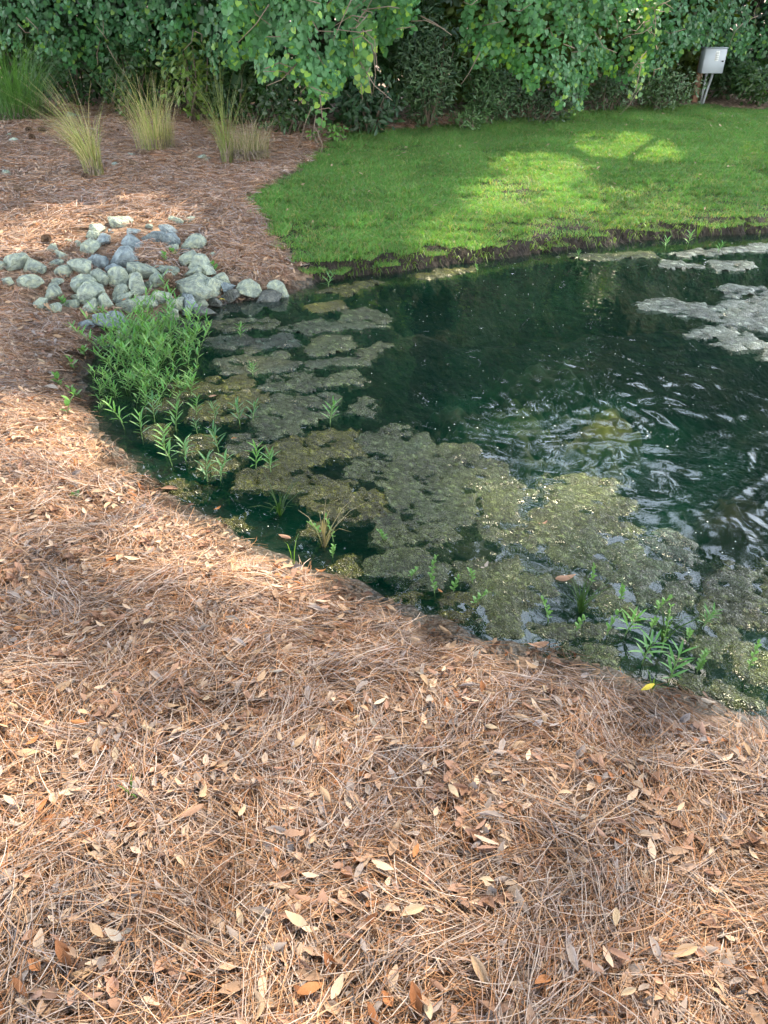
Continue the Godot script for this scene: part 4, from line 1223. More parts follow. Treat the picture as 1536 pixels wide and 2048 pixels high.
# ------------------------------------------------------------------ lawn
func build_lawn_grass() -> void:
	rng.seed = 401
	var tiles := []
	for v in 6:
		var b := MB.new()
		for k in [800, 800, 760, 520, 500, 240][v]:
			var p := Vector3(rr(-0.15, 0.15), -0.006, rr(-0.15, 0.15))
			var lean := Vector3(rng.randfn(), 0, rng.randfn()) * 0.02
			var h := rr(0.018, 0.05) * (1.0 if v < 3 else 0.75)
			var a := rr(0, TAU)
			var g := rr(0.7, 1.25)
			var dry := 0.12 if v < 3 else 0.28
			var col := Color(0.135 * g, 0.305 * g, 0.085 * g) if rng.randf() > dry else Color(0.31 * g, 0.31 * g, 0.15 * g)
			b.ribbon(PackedVector3Array([p, p + lean * 0.4 + Vector3(0, h * 0.6, 0), p + lean * 1.4 + Vector3(0, h, 0)]), Vector3(cos(a), 0, sin(a)), PackedFloat32Array([0.0026, 0.0023, 0.0005]), Color(col.r * rr(0.85, 1.2), col.g, col.b))
		tiles.append(b.done(M.grass))
	var w := []
	var tint := []
	for v in 6:
		var a: Array[Transform3D] = []
		w.append(a); tint.append(PackedColorArray())
	for j in 46:
		for i in 56:
			var x := -1.9 + i * 0.19 + rr(-0.03, 0.03)
			var z := -14.0 + j * 0.19 + rr(-0.03, 0.03)
			if not seen_from_bank(x, z) or z < front(x) - 0.5 or lawn_w(x, z) < 0.5: continue
			var d := shore_d(x, z)
			if d < 0.035: continue
			var thin := 0.5 * smoothstep(-9.4, -7.0, z) * smoothstep(0.2, 1.6, x) + n1.get_noise_2d(x * 110.0, z * 110.0) * 0.6
			var v := rng.randi() % 3 if thin < 0.22 else 3 + rng.randi() % 2 if thin < 0.5 else 5
			var s := rr(0.9, 1.15) * (0.55 if d < 0.12 else 0.85 if d < 0.2 else 1.0)
			w[v].append(Transform3D(Basis(Vector3.UP, rr(0, TAU)) * s, on(x, z)))
			var g := 1.0 + n2.get_noise_2d(x * 90.0, z * 90.0) * 0.3 + rng.randfn() * 0.04
			tint[v].append(Color(g, g, g))
	var t := thing("lawn_grass", "short bright green lawn grass with dry thin spots near the pond", "grass")
	t.set_meta("kind", "stuff")
	for v in 6: many("blades", tiles[v], w[v], tint[v], t)
	# fallen leaves and bits lying in the turf
	var m := curled_leaf(1.0, 0.4, 0.6, 0.4, 0.5)
	var lw2: Array[Transform3D] = []
	var lt := PackedColorArray()
	for k in 420:
		var x := rr(-1.5, 6.5)
		var z := rr(-12.5, -6.0)
		if lawn_w(x, z) < 0.9 or shore_d(x, z) < 0.15 or not seen_from_bank(x, z): continue
		lw2.append(Transform3D(Basis.from_euler(Vector3(rng.randfn() * 0.3, rr(0, TAU), rng.randfn() * 0.3)) * rr(0.025, 0.06), on(x, z) + Vector3(0, rr(0.02, 0.045), 0)))
		var g := rr(0.6, 1.2)
		lt.append(Color(0.34 * g, 0.25 * g, 0.15 * g))
	many("dead_leaves", m.done(M.dead), lw2, lt, t)

func build_bank() -> void:
	# roots and dead grass hanging down the cut edge of the lawn
	rng.seed = 451
	var b := MB.new()
	var g := MB.new()
	for k in 26000:
		var x := rr(-0.6, 6.5)
		var z := rr(-8.3, -5.8)
		var d := shore_d(x, z)
		if d < 0.0 or d > 0.12 or lawn_w(x, z) < 0.5: continue
		var p := on(x, z)
		var out := Vector3(samp(sd_shore, x - 0.1, z) - samp(sd_shore, x + 0.1, z), 0, samp(sd_shore, x, z - 0.1) - samp(sd_shore, x, z + 0.1)).normalized()
		var side := out.cross(Vector3.UP) + wild() * 0.4
		var e := p + out * rr(0.03, 0.12) + wild() * 0.02 - Vector3(0, rr(0.05, 0.15), 0)
		e.y = maxf(e.y, 0.002)
		if rng.randf() < 0.4 + 0.5 * n1.get_noise_2d(x * 260.0, z * 260.0):
			var s := rr(0.5, 1.3)
			b.ribbon(PackedVector3Array([p + Vector3(0, 0.015, 0), p.lerp(e, 0.45) + out * 0.02, e]), side, PackedFloat32Array([0.0025, 0.002, 0.001]), Color(0.035 * s, 0.024 * s, 0.02 * s))
		else:
			var s := rr(0.7, 1.2)
			var lean := out * rr(0.01, 0.06) + wild() * 0.02
			g.ribbon(PackedVector3Array([p, p + lean * 0.6 + Vector3(0, 0.035, 0), p + lean * 1.6 + Vector3(0, rr(-0.02, 0.06), 0)]), side, PackedFloat32Array([0.003, 0.0026, 0.0006]), Color(0.12 * s, 0.22 * s, 0.04 * s))
	tag(obj("bank_roots", b.done(M.twig)), "dark tangled roots hanging down the cut lawn bank", "roots", "", "stuff")
	tag(obj("bank_grass", g.done(M.grass)), "loose grass blades leaning over the lawn's cut bank", "grass", "", "stuff")

# ------------------------------------------------------------------ rocks
func rock_shape(seed_: int, half: Vector3) -> MB:
	var sp := SphereMesh.new()
	sp.radial_segments = 40; sp.rings = 22; sp.radius = 1.0; sp.height = 2.0
	var a := sp.get_mesh_arrays()
	var r := RandomNumberGenerator.new()
	r.seed = seed_
	var cuts := []
	for k in 9:
		var d := Vector3(r.randfn(), r.randfn() * 0.8 + 0.15, r.randfn()).normalized()
		cuts.append([d, r.randf_range(0.4, 0.78)])
	var b := MB.new()
	var tint := r.randf_range(0.85, 1.12)
	for p in a[Mesh.ARRAY_VERTEX]:
		var q: Vector3 = p
		for c in cuts:
			var o: float = q.dot(c[0]) - c[1]
			if o > 0.0: q -= c[0] * o * 0.97
		q *= 1.0 + n1.get_noise_3d(q.x * 75.0 + seed_ * 50.0, q.y * 75.0, q.z * 75.0) * 0.09 + n2.get_noise_3d(q.x * 320.0 + seed_, q.y * 320.0, q.z * 320.0) * 0.05
		b.vert(q * half * 1.22, Color(tint, tint, tint))
	for k in a[Mesh.ARRAY_INDEX]: b.i.append(k)
	return b
func build_rocks() -> void:
	rng.seed = 501
	var k := 0
	for q in ROCKS:
		k += 1
		var label: String = q[0]
		var m: Material = M.rock[0]
		if "blue" in label or "smooth" in label: m = M.rock[1]
		if "wet" in label or "dark rock" in label: m = M.rock[2]
		var half := Vector3(q[3], q[4] * 0.92, q[5]) * 1.08
		var o := obj("rock" if q[3] > 0.035 else "stone", rock_shape(k, half).done(m), self, on(q[1], q[2]) + Vector3(0, half.y * 0.38, 0))
		o.rotation = Vector3(rr(-0.2, 0.3), 0, rr(-0.28, 0.28))
		tag(o, label, "rock" if q[3] > 0.035 else "stone", "rocks of the pond's inlet pile" if q[3] > 0.035 else "stones strewn over the upper straw bed")

# ------------------------------------------------------------------ algae
func build_mats() -> void:
	var tones := [Color(0.098, 0.10, 0.016), Color(0.092, 0.115, 0.042), Color(0.062, 0.09, 0.046), Color(0.046, 0.074, 0.055), Color(0.27, 0.30, 0.255)]
	var k := 0
	for q in MATS:
		k += 1
		var poly := PackedVector2Array()
		for j in range(0, q[2].size(), 2): poly.append(Vector2(q[2][j], q[2][j + 1]))
		var lo := poly[0]
		var hi := poly[0]
		for p in poly:
			lo = lo.min(p); hi = hi.max(p)
		lo -= Vector2.ONE * 0.06; hi += Vector2.ONE * 0.06
		var mid := (lo + hi) * 0.5
		var st := clampf(0.0045 * -mid.y, 0.012, 0.032)
		var nx := int((hi.x - lo.x) / st) + 1
		var nz := int((hi.y - lo.y) / st) + 1
		var b := MB.new()
		var id := PackedInt32Array()
		var base: Color = tones[q[1]]
		for j in nz + 1:
			for i in nx + 1:
				var p := lo + Vector2(i, j) * st
				var d := poly_sd(poly, p)
				for h in range(0, q[3].size(), 4):
					var e := Vector2((p.x - q[3][h]) / q[3][h + 2], (p.y - q[3][h + 1]) / q[3][h + 3]).length() - 1.0
					d = minf(d, e * minf(q[3][h + 2], q[3][h + 3]))
				d += 0.006 + n1.get_noise_2d(p.x * 380.0 + k * 90.0, p.y * 420.0) * 0.095 + n2.get_noise_2d(p.x * 1900.0, p.y * 1900.0 + k) * 0.032 + n1.get_noise_2d(p.x * 5200.0, p.y * 5200.0) * 0.007
				var crack := absf(n1.get_noise_2d(p.x * 170.0 + 40.0, p.y * 300.0 + k * 13.0)) * 0.35 - 0.004
				if n2.get_noise_2d(p.x * 120.0 + k * 5.0, p.y * 120.0) > -0.08: d = minf(d, crack - 0.004)
				d = minf(d, (n2.get_noise_2d(p.x * 560.0 + k * 3.0, p.y * 760.0) + 0.29) * 0.09)
				if d < -0.045:
					id.append(-1)
					continue
				var y := 0.014 * smoothstep(-0.02, 0.018, d) - 0.016 * smoothstep(0.0, -0.045, d) - 0.002
				y += (n1.get_noise_2d(p.x * 900.0, p.y * 1300.0 + k * 31.0) * 0.012 + n2.get_noise_2d(p.x * 3100.0, p.y * 3100.0) * 0.007 + rng.randfn() * 0.0012) * smoothstep(-0.02, 0.03, d)
				var g := 1.0 + n1.get_noise_2d(p.x * 260.0 + 70.0, p.y * 260.0 + k) * 0.55 + rng.randfn() * 0.26 + (1.7 if rng.randf() < 0.05 else 0.0)
				var o := clampf(0.5 + n2.get_noise_2d(p.x * 160.0, p.y * 160.0 + k * 17.0) * 1.6, 0.0, 1.0) * 0.5
				var col := base.lerp(tones[2] if q[1] == 1 else tones[1] if q[1] == 2 else tones[0] if q[1] == 3 else base * 0.7, o) * maxf(g, 0.3)
				id.append(b.vert(Vector3(p.x - mid.x, y, p.y - mid.y), Color(col.r, col.g, col.b)))
		for j in nz:
			for i in nx:
				var a := id[j * (nx + 1) + i]
				var c := id[j * (nx + 1) + i + 1]
				var d := id[(j + 1) * (nx + 1) + i + 1]
				var e := id[(j + 1) * (nx + 1) + i]
				if a >= 0 and c >= 0 and d >= 0 and e >= 0: b.quad(a, c, d, e)
		var o := obj("algae_mat" if q[1] < 4 else "algae_raft", b.done(M.algae), self, Vector3(mid.x, 0, mid.y))
		tag(o, q[0], "algae", "algae mats floating on the pond")

# tinted sheets added under the surface, painting the green-gold of reflected foliage
func build_sunken() -> void:
	rng.seed = 551
	var k := 0
	for q in SUNK:
		k += 1
		var poly := PackedVector2Array()
		for j in range(0, q[1].size(), 2): poly.append(Vector2(q[1][j], q[1][j + 1]))
		var lo := poly[0]
		var hi := poly[0]
		for p in poly:
			lo = lo.min(p); hi = hi.max(p)
		lo -= Vector2.ONE * 0.08; hi += Vector2.ONE * 0.08
		var mid := (lo + hi) * 0.5
		var st := 0.022
		var nx := int((hi.x - lo.x) / st) + 1
		var nz := int((hi.y - lo.y) / st) + 1
		var b := MB.new()
		var id := PackedInt32Array()
		for j in nz + 1:
			for i in nx + 1:
				var p := lo + Vector2(i, j) * st
				var d := poly_sd(poly, p) + n1.get_noise_2d(p.x * 300.0 + k * 70.0, p.y * 420.0) * 0.14 + n2.get_noise_2d(p.x * 1300.0, p.y * 1300.0 + k) * 0.06
				if d < -0.05:
					id.append(-1)
					continue
				var y := -0.22 + 0.14 * smoothstep(-0.05, 0.12, d) + n1.get_noise_2d(p.x * 700.0, p.y * 900.0 + k * 11.0) * 0.07
				var g := 1.0 + n2.get_noise_2d(p.x * 500.0, p.y * 800.0 + k * 9.0) * 1.2
				# tint strong in the middle of the sheet, fading to the colour of the mud
				var thick := smoothstep(-0.04, 0.2, d) * clampf(0.25 + 1.6 * absf(n1.get_noise_2d(p.x * 520.0 + p.y * 260.0, p.y * 900.0 + k * 19.0)) * 2.0, 0.0, 1.0)
				var mud := Color(0.012, 0.018, 0.008)
				id.append(b.vert(Vector3(p.x - mid.x, minf(y, -0.03), p.y - mid.y), mud.lerp(Color(q[2], q[3], q[4]) * maxf(g, 0.2), thick)))
		for j in nz:
			for i in nx:
				var a := id[j * (nx + 1) + i]
				var c := id[j * (nx + 1) + i + 1]
				var d := id[(j + 1) * (nx + 1) + i + 1]
				var e := id[(j + 1) * (nx + 1) + i]
				if a >= 0 and c >= 0 and d >= 0 and e >= 0: b.quad(a, c, d, e)
		tag(obj("sunken_tint", b.done(M.weed), self, Vector3(mid.x, 0, mid.y)), q[0], "algae", "tinted sheets added under the water")

# ------------------------------------------------------------------ ornamental grasses
func build_clumps() -> void:
	rng.seed = 601
	for q in CLUMPS:
		var t := thing("grass_clump", q[0], "grass clump", on(q[1], q[2] + (0.55 if q[6] == 0 else 0.0)), 0.0, "ornamental grass clumps on the straw bed")
		var b := MB.new()
		var d := MB.new()
		var rad: float = q[3]
		var hh: float = q[4]
		for k in int(q[7] * 1.2):
			var a := rr(0, TAU)
			var r := sqrt(rng.randf()) * rad * 0.95
			var p := Vector3(cos(a) * r, 0, sin(a) * r * 0.8)
			var h := hh * rr(0.55, 1.08)
			var la := a + rng.randfn() * 0.8
			var lean := Vector3(cos(la), 0, sin(la)) * rr(0.05, 1.1) * (h * 0.6 if q[6] != 0 else h * 1.1) + Vector3(q[5] * h, 0, 0) + wild() * 0.06
			var droop := pow(rng.randf(), 2.0) * 0.55 * h
			var pts := PackedVector3Array()
			var ws := PackedFloat32Array()
			var bw := 0.0048 if q[6] == 0 else 0.0031
			for s in 6:
				var f := s / 5.0
				pts.append(p + lean * f * f + Vector3(0, h * f - droop * f * f * f, 0))
				ws.append(bw * (1.0 - f * 0.85))
			var g := rr(0.7, 1.25)
			var col := Color(0.09, 0.20, 0.065)
			if q[6] == 1: col = Color(0.30, 0.35, 0.14) if rng.randf() < 0.55 else Color(0.52, 0.44, 0.30)
			if q[6] == 2: col = Color(0.2, 0.24, 0.09)
			if q[6] == 3: col = Color(0.38, 0.32, 0.26) if rng.randf() < 0.75 else Color(0.15, 0.19, 0.06)
			b.ribbon(pts, Vector3(cos(a + 1.2), 0, sin(a + 1.2)), ws, Color(col.r * g, col.g * g, col.b * g))
		for k in int(q[7] * 0.8):   # dead skirt
			var a := rr(0, TAU)
			var p := Vector3(cos(a), 0, sin(a)) * rr(0.2, 0.6) * rad
			var e := Vector3(cos(a), 0, sin(a)) * rr(0.7, 1.7) * rad + Vector3(0, rr(0.02, 0.22 * hh + 0.02), 0)
			var g := rr(0.6, 1.2)
			d.ribbon(PackedVector3Array([p, p.lerp(e, 0.5) + Vector3(0, 0.06, 0), e]), Vector3(-sin(a), 0, cos(a)), PackedFloat32Array([0.003, 0.0025, 0.001]), Color(0.3 * g, 0.235 * g, 0.19 * g))
		obj("blades", b.done(M.grass), t).set_meta("kind", "stuff")
		obj("dead_skirt", d.done(M.needle), t).set_meta("kind", "stuff")

# ------------------------------------------------------------------ plants in and by the water
func sprout(called: String, label: String, group: String, at: Vector3, h: float, leaf: ArrayMesh, lsize: float, pairs: int, col: Color, lean: Vector3, each: bool) -> Node3D:
	var t := thing(called, label, "water plant", at, rr(0, TAU), group)
	var b := MB.new()
	var pts := PackedVector3Array()
	for s in 5:
		var f := s / 4.0
		pts.append(Vector3(0, -0.03 + (h * 0.8 + 0.03) * f, 0) + lean * f * f * h)
	b.tube(pts, 0.0028, 0.0016, 5, Color(0.12, 0.2, 0.06))
	obj("stem", b.done(M.dull_leaf), t)
	for k in pairs:
		var f := lerpf(0.25, 1.0, float(k) / maxf(pairs - 1, 1))
		var p := Vector3(0, h * 0.8 * f, 0) + lean * f * f * h
		for s in 2:
			var a := k * 1.75 + s * PI + rr(-0.4, 0.4)
			var up := lerpf(0.55, 1.7, f)
			var dir := Vector3(cos(a), up, sin(a)).normalized()
			var sz := lsize * rr(0.75, 1.15) * (0.75 + 0.35 * sin(f * 2.6))
			var m := MeshInstance3D.new()
			m.name = "leaf"
			m.mesh = leaf
			m.transform = Transform3D(facing(Vector3(-cos(a) * up * 0.8, 1.0, -sin(a) * up * 0.8), dir, sz), p)
			t.add_child(m, true)
	return t
func build_water_plants() -> void:
	rng.seed = 701
	var la := []
	for k in 4:
		var g: float = [1.0, 0.8, 1.2, 0.95][k]
		var m := lance_leaf(1.0, 0.15, 0.12 + 0.06 * k, 0.3)
		for j in m.c.size(): m.c[j] = Color(0.10 * g * m.c[j].r, 0.25 * g * m.c[j].g, 0.075 * g * [1.0, 1.5, 0.7, 1.2][k])
		la.append(m.done(M.leaf))
	var round_leaf := lance_leaf(1.0, 0.62, 0.1, 0.2)
	for j in round_leaf.c.size(): round_leaf.c[j] = Color(0.12, 0.27, 0.07)
	var rl := round_leaf.done(M.leaf)
	for q in SPROUTS:
		var h: float = q[3]
		sprout("water_sprout", q[0], "lance leaved sprouts standing in the pond", Vector3(q[1], maxf(height(q[1], q[2]), 0.0), q[2]), h, la[rng.randi() % 4], clampf(h * 0.5, 0.025, 0.065), 7, Color.WHITE, Vector3(rr(-0.3, 0.3), 0, rr(-0.2, 0.3)), true)
	for q in SMALL:
		var h: float = q[3]
		sprout("small_leaf_weed", q[0], "small leaved weeds of the shallows", Vector3(q[1], maxf(height(q[1], q[2]), 0.0), q[2]), h, rl, 0.018, 7, Color.WHITE, Vector3(rr(-0.5, 0.5), 0, rr(-0.3, 0.3)), true)
	# the dense stand below the rocks
	var stand := PackedVector2Array()
	for p in STAND: stand.append(Vector2(p[0], p[1]))
	var n := 0
	var proto := []
	for k in 9:
		var t := thing("lance_weed", STAND_LABEL, "water plant", Vector3.ZERO, 0.0, "lance leaved weeds of the dense stand")
		var h := rr(0.16, 0.34)
		var lean := Vector3(rr(-0.7, 0.7), 0, rr(-0.6, 0.7))
		var b := MB.new()
		var pts := PackedVector3Array()
		for s in 5: pts.append(Vector3(0, -0.03 + (h * 0.86 + 0.03) * s / 4.0, 0) + lean * pow(s / 4.0, 2.0) * h)
		b.tube(pts, 0.003, 0.0015, 5, Color(0.12, 0.2, 0.06))
		obj("stem", b.done(M.dull_leaf), t)
		var parts := []
		var src := lance_leaf(1.0, 0.165, 0.2, 0.3)
		for j in 9:
			var f := lerpf(0.2, 1.0, j / 8.0)
			for s in 2:
				var a := j * 1.75 + s * PI + rr(-0.4, 0.4)
				var up := lerpf(0.5, 1.8, f)
				var g := rr(0.8, 1.25)
				parts.append([src, Transform3D(facing(Vector3(-cos(a) * up * 0.8, 1.0, -sin(a) * up * 0.8), Vector3(cos(a), up, sin(a)), rr(0.05, 0.085)), Vector3(0, h * 0.86 * f, 0) + lean * f * f * h), Color(0.12 * g * rr(0.8, 1.3), 0.29 * g, 0.08 * g)])
		obj("leaves", joined(parts).done(M.leaf), t)
		proto.append(t)
	while n < 150:
		var x := rr(-1.95, -0.75)
		var z := rr(-5.5, -3.7)
		var d := poly_sd(stand, Vector2(x, z))
		if d < 0.0 or rng.randf() > 0.35 + d * 4.0: continue
		var t: Node3D = proto[n % 9]
		if n >= 9:
			t = t.duplicate()
			t.name = numbered("lance_weed")
			add_child(t)
		t.position = Vector3(x, maxf(height(x, z), -0.02), z)
		t.rotation.y = rr(0, TAU)
		t.scale = Vector3.ONE * rr(0.5, 1.05) * (0.75 if z > -4.2 else 1.0)
		n += 1
	# round leaved creepers on the litter beside it, and single blades
	for q in CREEP:
		sprout("round_leaf_creeper", q[0], "round leaved creepers at the left shore", on(q[1], q[2]), q[3], rl, 0.04, 4, Color.WHITE, Vector3(rr(-0.6, 0.6), 0, rr(-0.4, 0.4)), true)
	for q in TUFTS:
		var t := thing("grass_tuft", q[0], "grass tuft", on(q[1], q[2]))
		for k in q[5]:
			var a := rr(0, TAU)
			var h: float = q[3] * rr(0.6, 1.1)
			var lean := Vector3(cos(a), 0, sin(a)) * h * rr(0.1, q[4])
			var b := MB.new()
			var col := Color(0.11, 0.22, 0.05) if q[6] == 0 else Color(0.24, 0.2, 0.14) if q[6] == 1 else Color(0.035, 0.08, 0.02)
			b.ribbon(PackedVector3Array([Vector3(0, -0.02, 0), lean * 0.3 + Vector3(0, h * 0.45, 0), lean * 0.7 + Vector3(0, h * 0.8, 0), lean * 1.2 + Vector3(0, h * 0.95, 0)]), Vector3(-sin(a), 0, cos(a)), PackedFloat32Array([0.002, 0.002, 0.0016, 0.0004]), col)
			obj("blade", b.done(M.grass), t)

# ------------------------------------------------------------------ pine straw and dead leaves
func needle_tile(n: int, half: float, seed_: int, width: float) -> ArrayMesh:
	rng.seed = seed_
	var b := MB.new()
	var tones := [Color(0.42, 0.245, 0.135), Color(0.32, 0.16, 0.08), Color(0.50, 0.34, 0.215), Color(0.41, 0.33, 0.28), Color(0.29, 0.22, 0.185), Color(0.17, 0.10, 0.065), Color(0.5, 0.43, 0.37)]
	var turn := 0.0
	var mid := Vector3()
	for k in n:
		if k % 9 == 0:   # needles lie in small bundles
			turn = rng.randfn() * 0.7 if rng.randf() < 0.7 else rr(0, TAU)
			mid = Vector3(rr(-half, half), rr(0.0, 0.024), rr(-half, half))
		var a := turn + rng.randfn() * 0.28
		var l := rr(0.08, 0.19)
		var c := mid + Vector3(rng.randfn(), 0, rng.randfn()) * 0.025 + Vector3(0, rr(-0.005, 0.008), 0)
		var d := Vector3(cos(a), rng.randfn() * 0.07, sin(a)).normalized()
		var s := d.cross(Vector3.UP).normalized()
		var bend := rng.randfn() * 0.09
		var sag := rr(-0.03, 0.05)
		var pts := PackedVector3Array()
		var ws := PackedFloat32Array()
		for q in 5:
			var t := q / 4.0 - 0.5
			pts.append(c + d * l * t + s * l * bend * t * t * 4.0 - Vector3(0, sag * l * t * t * 4.0, 0))
			ws.append(width * (1.0 - 0.55 * absf(t)))
		var roll := rr(-0.9, 0.9)
		var col: Color = tones[rng.randi() % tones.size()]
		var g := rr(0.75, 1.2)
		b.ribbon(pts, s * cos(roll) + Vector3.UP * sin(roll), ws, Color(col.r * g, col.g * g, col.b * g))
	# broken leaf pieces among the needles
	var bits := [Color(0.42, 0.29, 0.20), Color(0.33, 0.205, 0.145), Color(0.38, 0.325, 0.29), Color(0.38, 0.17, 0.075), Color(0.5, 0.385, 0.28)]
	for k in n / 9:
		var m := curled_leaf(rr(0.025, 0.062), rr(0.011, 0.024), rr(-1.0, 1.1), rr(-0.6, 1.0), rr(-1.2, 1.2), 3)
		var col: Color = bits[rng.randi() % 5]
		if rng.randf() < 0.6 and col.b < 0.1: col = bits[1]
		var g := rr(0.7, 1.2)
		var t := Transform3D(Basis(Vector3.UP, rr(0, TAU)) * Basis(Vector3.RIGHT, rng.randfn() * 0.35) * Basis(Vector3.BACK, rng.randfn() * 0.35), Vector3(rr(-half, half), rr(0.002, 0.026), rr(-half, half)))
		var s := b.v.size()
		for q in m.v: b.vert(t * q, Color(col.r * g, col.g * g, col.b * g))
		for q in m.i: b.i.append(s + q)
	return b.done(M.needle)
func build_straw() -> void:
	var tiles := []
	for k in 4: tiles.append(needle_tile(430, 0.125, 801 + k, 0.00092))
	for k in 2: tiles.append(needle_tile(230, 0.13, 811 + k, 0.0017))
	for k in 2: tiles.append(needle_tile(150, 0.11, 821 + k, 0.0011))   # thin, for edges and between rocks
	var w := []
	var tint := []
	for k in 8:
		var a: Array[Transform3D] = []
		w.append(a); tint.append(PackedColorArray())
	rng.seed = 831
	for j in 66:
		for i in 56:
			var x := -7.4 + i * 0.185 + rr(-0.03, 0.03)
			var z := -11.8 + j * 0.185 + rr(-0.03, 0.03)
			if not seen_from_bank(x, z): continue
			var d := shore_d(x, z)
			var lw := lawn_w(x, z)
			if d < 0.055 or lw > 0.5 or z < front(x) - 0.6: continue
			var stony := false
			for r in ROCKS:
				if r[3] > 0.035 and absf(x - r[1]) < r[3] * 1.2 + 0.06 and absf(z - r[2]) < r[5] * 1.2 + 0.06: stony = true
			if stony and rng.randf() < 0.25: continue
			var edge := d < 0.2 or lw > 0.05 or stony
			var q := 6 + rng.randi() % 2 if edge else 4 + rng.randi() % 2 if -z > 4.6 else rng.randi() % 4
			var flow := n1.get_noise_2d(x * 55.0, z * 55.0) * 5.0 + rng.randfn() * 0.5
			var up := slope(x, z)
			var bs := Basis(Vector3.UP, flow)
			var ax := Vector3.UP.cross(up)
			if ax.length() > 0.01: bs = Basis(ax.normalized(), Vector3.UP.angle_to(up)) * bs
			w[q].append(Transform3D(bs * (rr(0.9, 1.1) if not edge else rr(0.6, 0.8)), on(x, z) + Vector3(0, 0.004, 0)))
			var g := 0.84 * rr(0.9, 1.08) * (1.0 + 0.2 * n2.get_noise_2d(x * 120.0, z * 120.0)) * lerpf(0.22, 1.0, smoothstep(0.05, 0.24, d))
			var grey := clampf(0.25 + n1.get_noise_2d(x * 150.0 + 80.0, z * 150.0) * 0.8, 0.0, 0.8)
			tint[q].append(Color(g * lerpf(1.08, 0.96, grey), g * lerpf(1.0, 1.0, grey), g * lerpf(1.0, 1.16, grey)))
	var t := thing("pine_straw", "brown pine needles covering the bank", "pine straw")
	t.set_meta("kind", "stuff")
	for q in 8: many("needles", tiles[q], w[q], tint[q], t)

func build_leaves() -> void:
	var tones := [Color(0.36, 0.24, 0.155), Color(0.28, 0.165, 0.115), Color(0.29, 0.245, 0.215), Color(0.34, 0.145, 0.055), Color(0.38, 0.285, 0.195), Color(0.58, 0.46, 0.06)]
	var names := ["tan", "pinkish brown", "grey", "orange brown", "pale cream", "yellow"]
	var sh := []
	rng.seed = 821
	for k in 8: sh.append(curled_leaf(1.0, rr(0.27, 0.42), rr(-1.3, 1.6), rr(-0.7, 1.3), rr(-1.4, 1.4)))
	# leaves that stand out
	for q in LEAVES:
		var m: MB = sh[rng.randi() % 8]
		var e := joined([[m, Transform3D(), tones[q[5]]]])
		var o := obj("dead_leaf", e.done(M.dead), self, on(q[1], q[2]) + Vector3(0, 0.044 if shore_d(q[1], q[2]) > 0.06 else 0.014, 0))
		o.basis = Basis(Vector3.UP, q[4] + PI / 2) * Basis(Vector3.RIGHT, rr(-0.2, 0.2)) * q[3]
		tag(o, q[0], "dead leaf", "dead leaves that stand out from the litter")
	# the rest: the 270 nearest one by one, the others as litter
	var all := []
	for k in 22000:
		var x := rr(-4.2, 2.4)
		var z := rr(-6.6, 0.3)
		if not seen_from_bank(x, z): continue
		var d := shore_d(x, z)
		if d < 0.01 or lawn_w(x, z) > 0.4: continue
		var share := 0.26 + 0.8 * n2.get_noise_2d(x * 110.0, z * 110.0) + 0.35 * smoothstep(0.5, 0.1, d) * smoothstep(-2.2, -3.0, z)
		if z < -4.6: share *= 0.5
		if rng.randf() > share: continue
		all.append([-z + absf(x) * 0.3, x, z])
	var w := []
	var tint := []
	var meshes := []
	var single := []
	for k in 8:
		var m: MB = sh[k]
		meshes.append(m.done(M.dead))
		var row := []
		for j in 5: row.append(joined([[m, Transform3D(), tones[j]]]).done(M.dead))
		single.append(row)
		var a: Array[Transform3D] = []
		w.append(a); tint.append(PackedColorArray())
	all.sort_custom(func(a, b): return a[0] < b[0])
	var count := 0
	for q in all:
		var k := rng.randi() % 8
		var c := rng.randi() % 5 if rng.randf() < 0.6 else 0
		if c == 3 and rng.randf() < 0.6: c = 1
		var s := rr(0.028, 0.064)
		var bs := Basis(Vector3.UP, rr(0, TAU)) * Basis(Vector3.RIGHT, rng.randfn() * 0.36) * Basis(Vector3.BACK, rng.randfn() * 0.45) * s
		var p := on(q[1], q[2]) + Vector3(0, rr(0.008, 0.04) * smoothstep(0.0, 0.15, shore_d(q[1], q[2])), 0)
		var inside: bool = q[2] < -0.62 and absf(q[1]) < 0.5 * -q[2] + 0.5
		if inside and count < 270:
			count += 1
			var o := obj("fallen_leaf", single[k][c], self, p)
			o.basis = bs
			tag(o, "dry %s leaf among the pine needles in the near foreground" % names[c], "dead leaf", "%s leaves scattered over the near straw" % names[c])
		else:
			w[k].append(Transform3D(bs, p))
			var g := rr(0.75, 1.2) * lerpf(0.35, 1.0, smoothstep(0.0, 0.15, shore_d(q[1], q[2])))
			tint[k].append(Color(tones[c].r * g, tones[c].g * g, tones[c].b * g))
	var t := thing("leaf_litter", "small dry leaves scattered through the pine straw", "leaf litter")
	t.set_meta("kind", "stuff")
	for k in 8: many("leaves", meshes[k], w[k], tint[k], t)

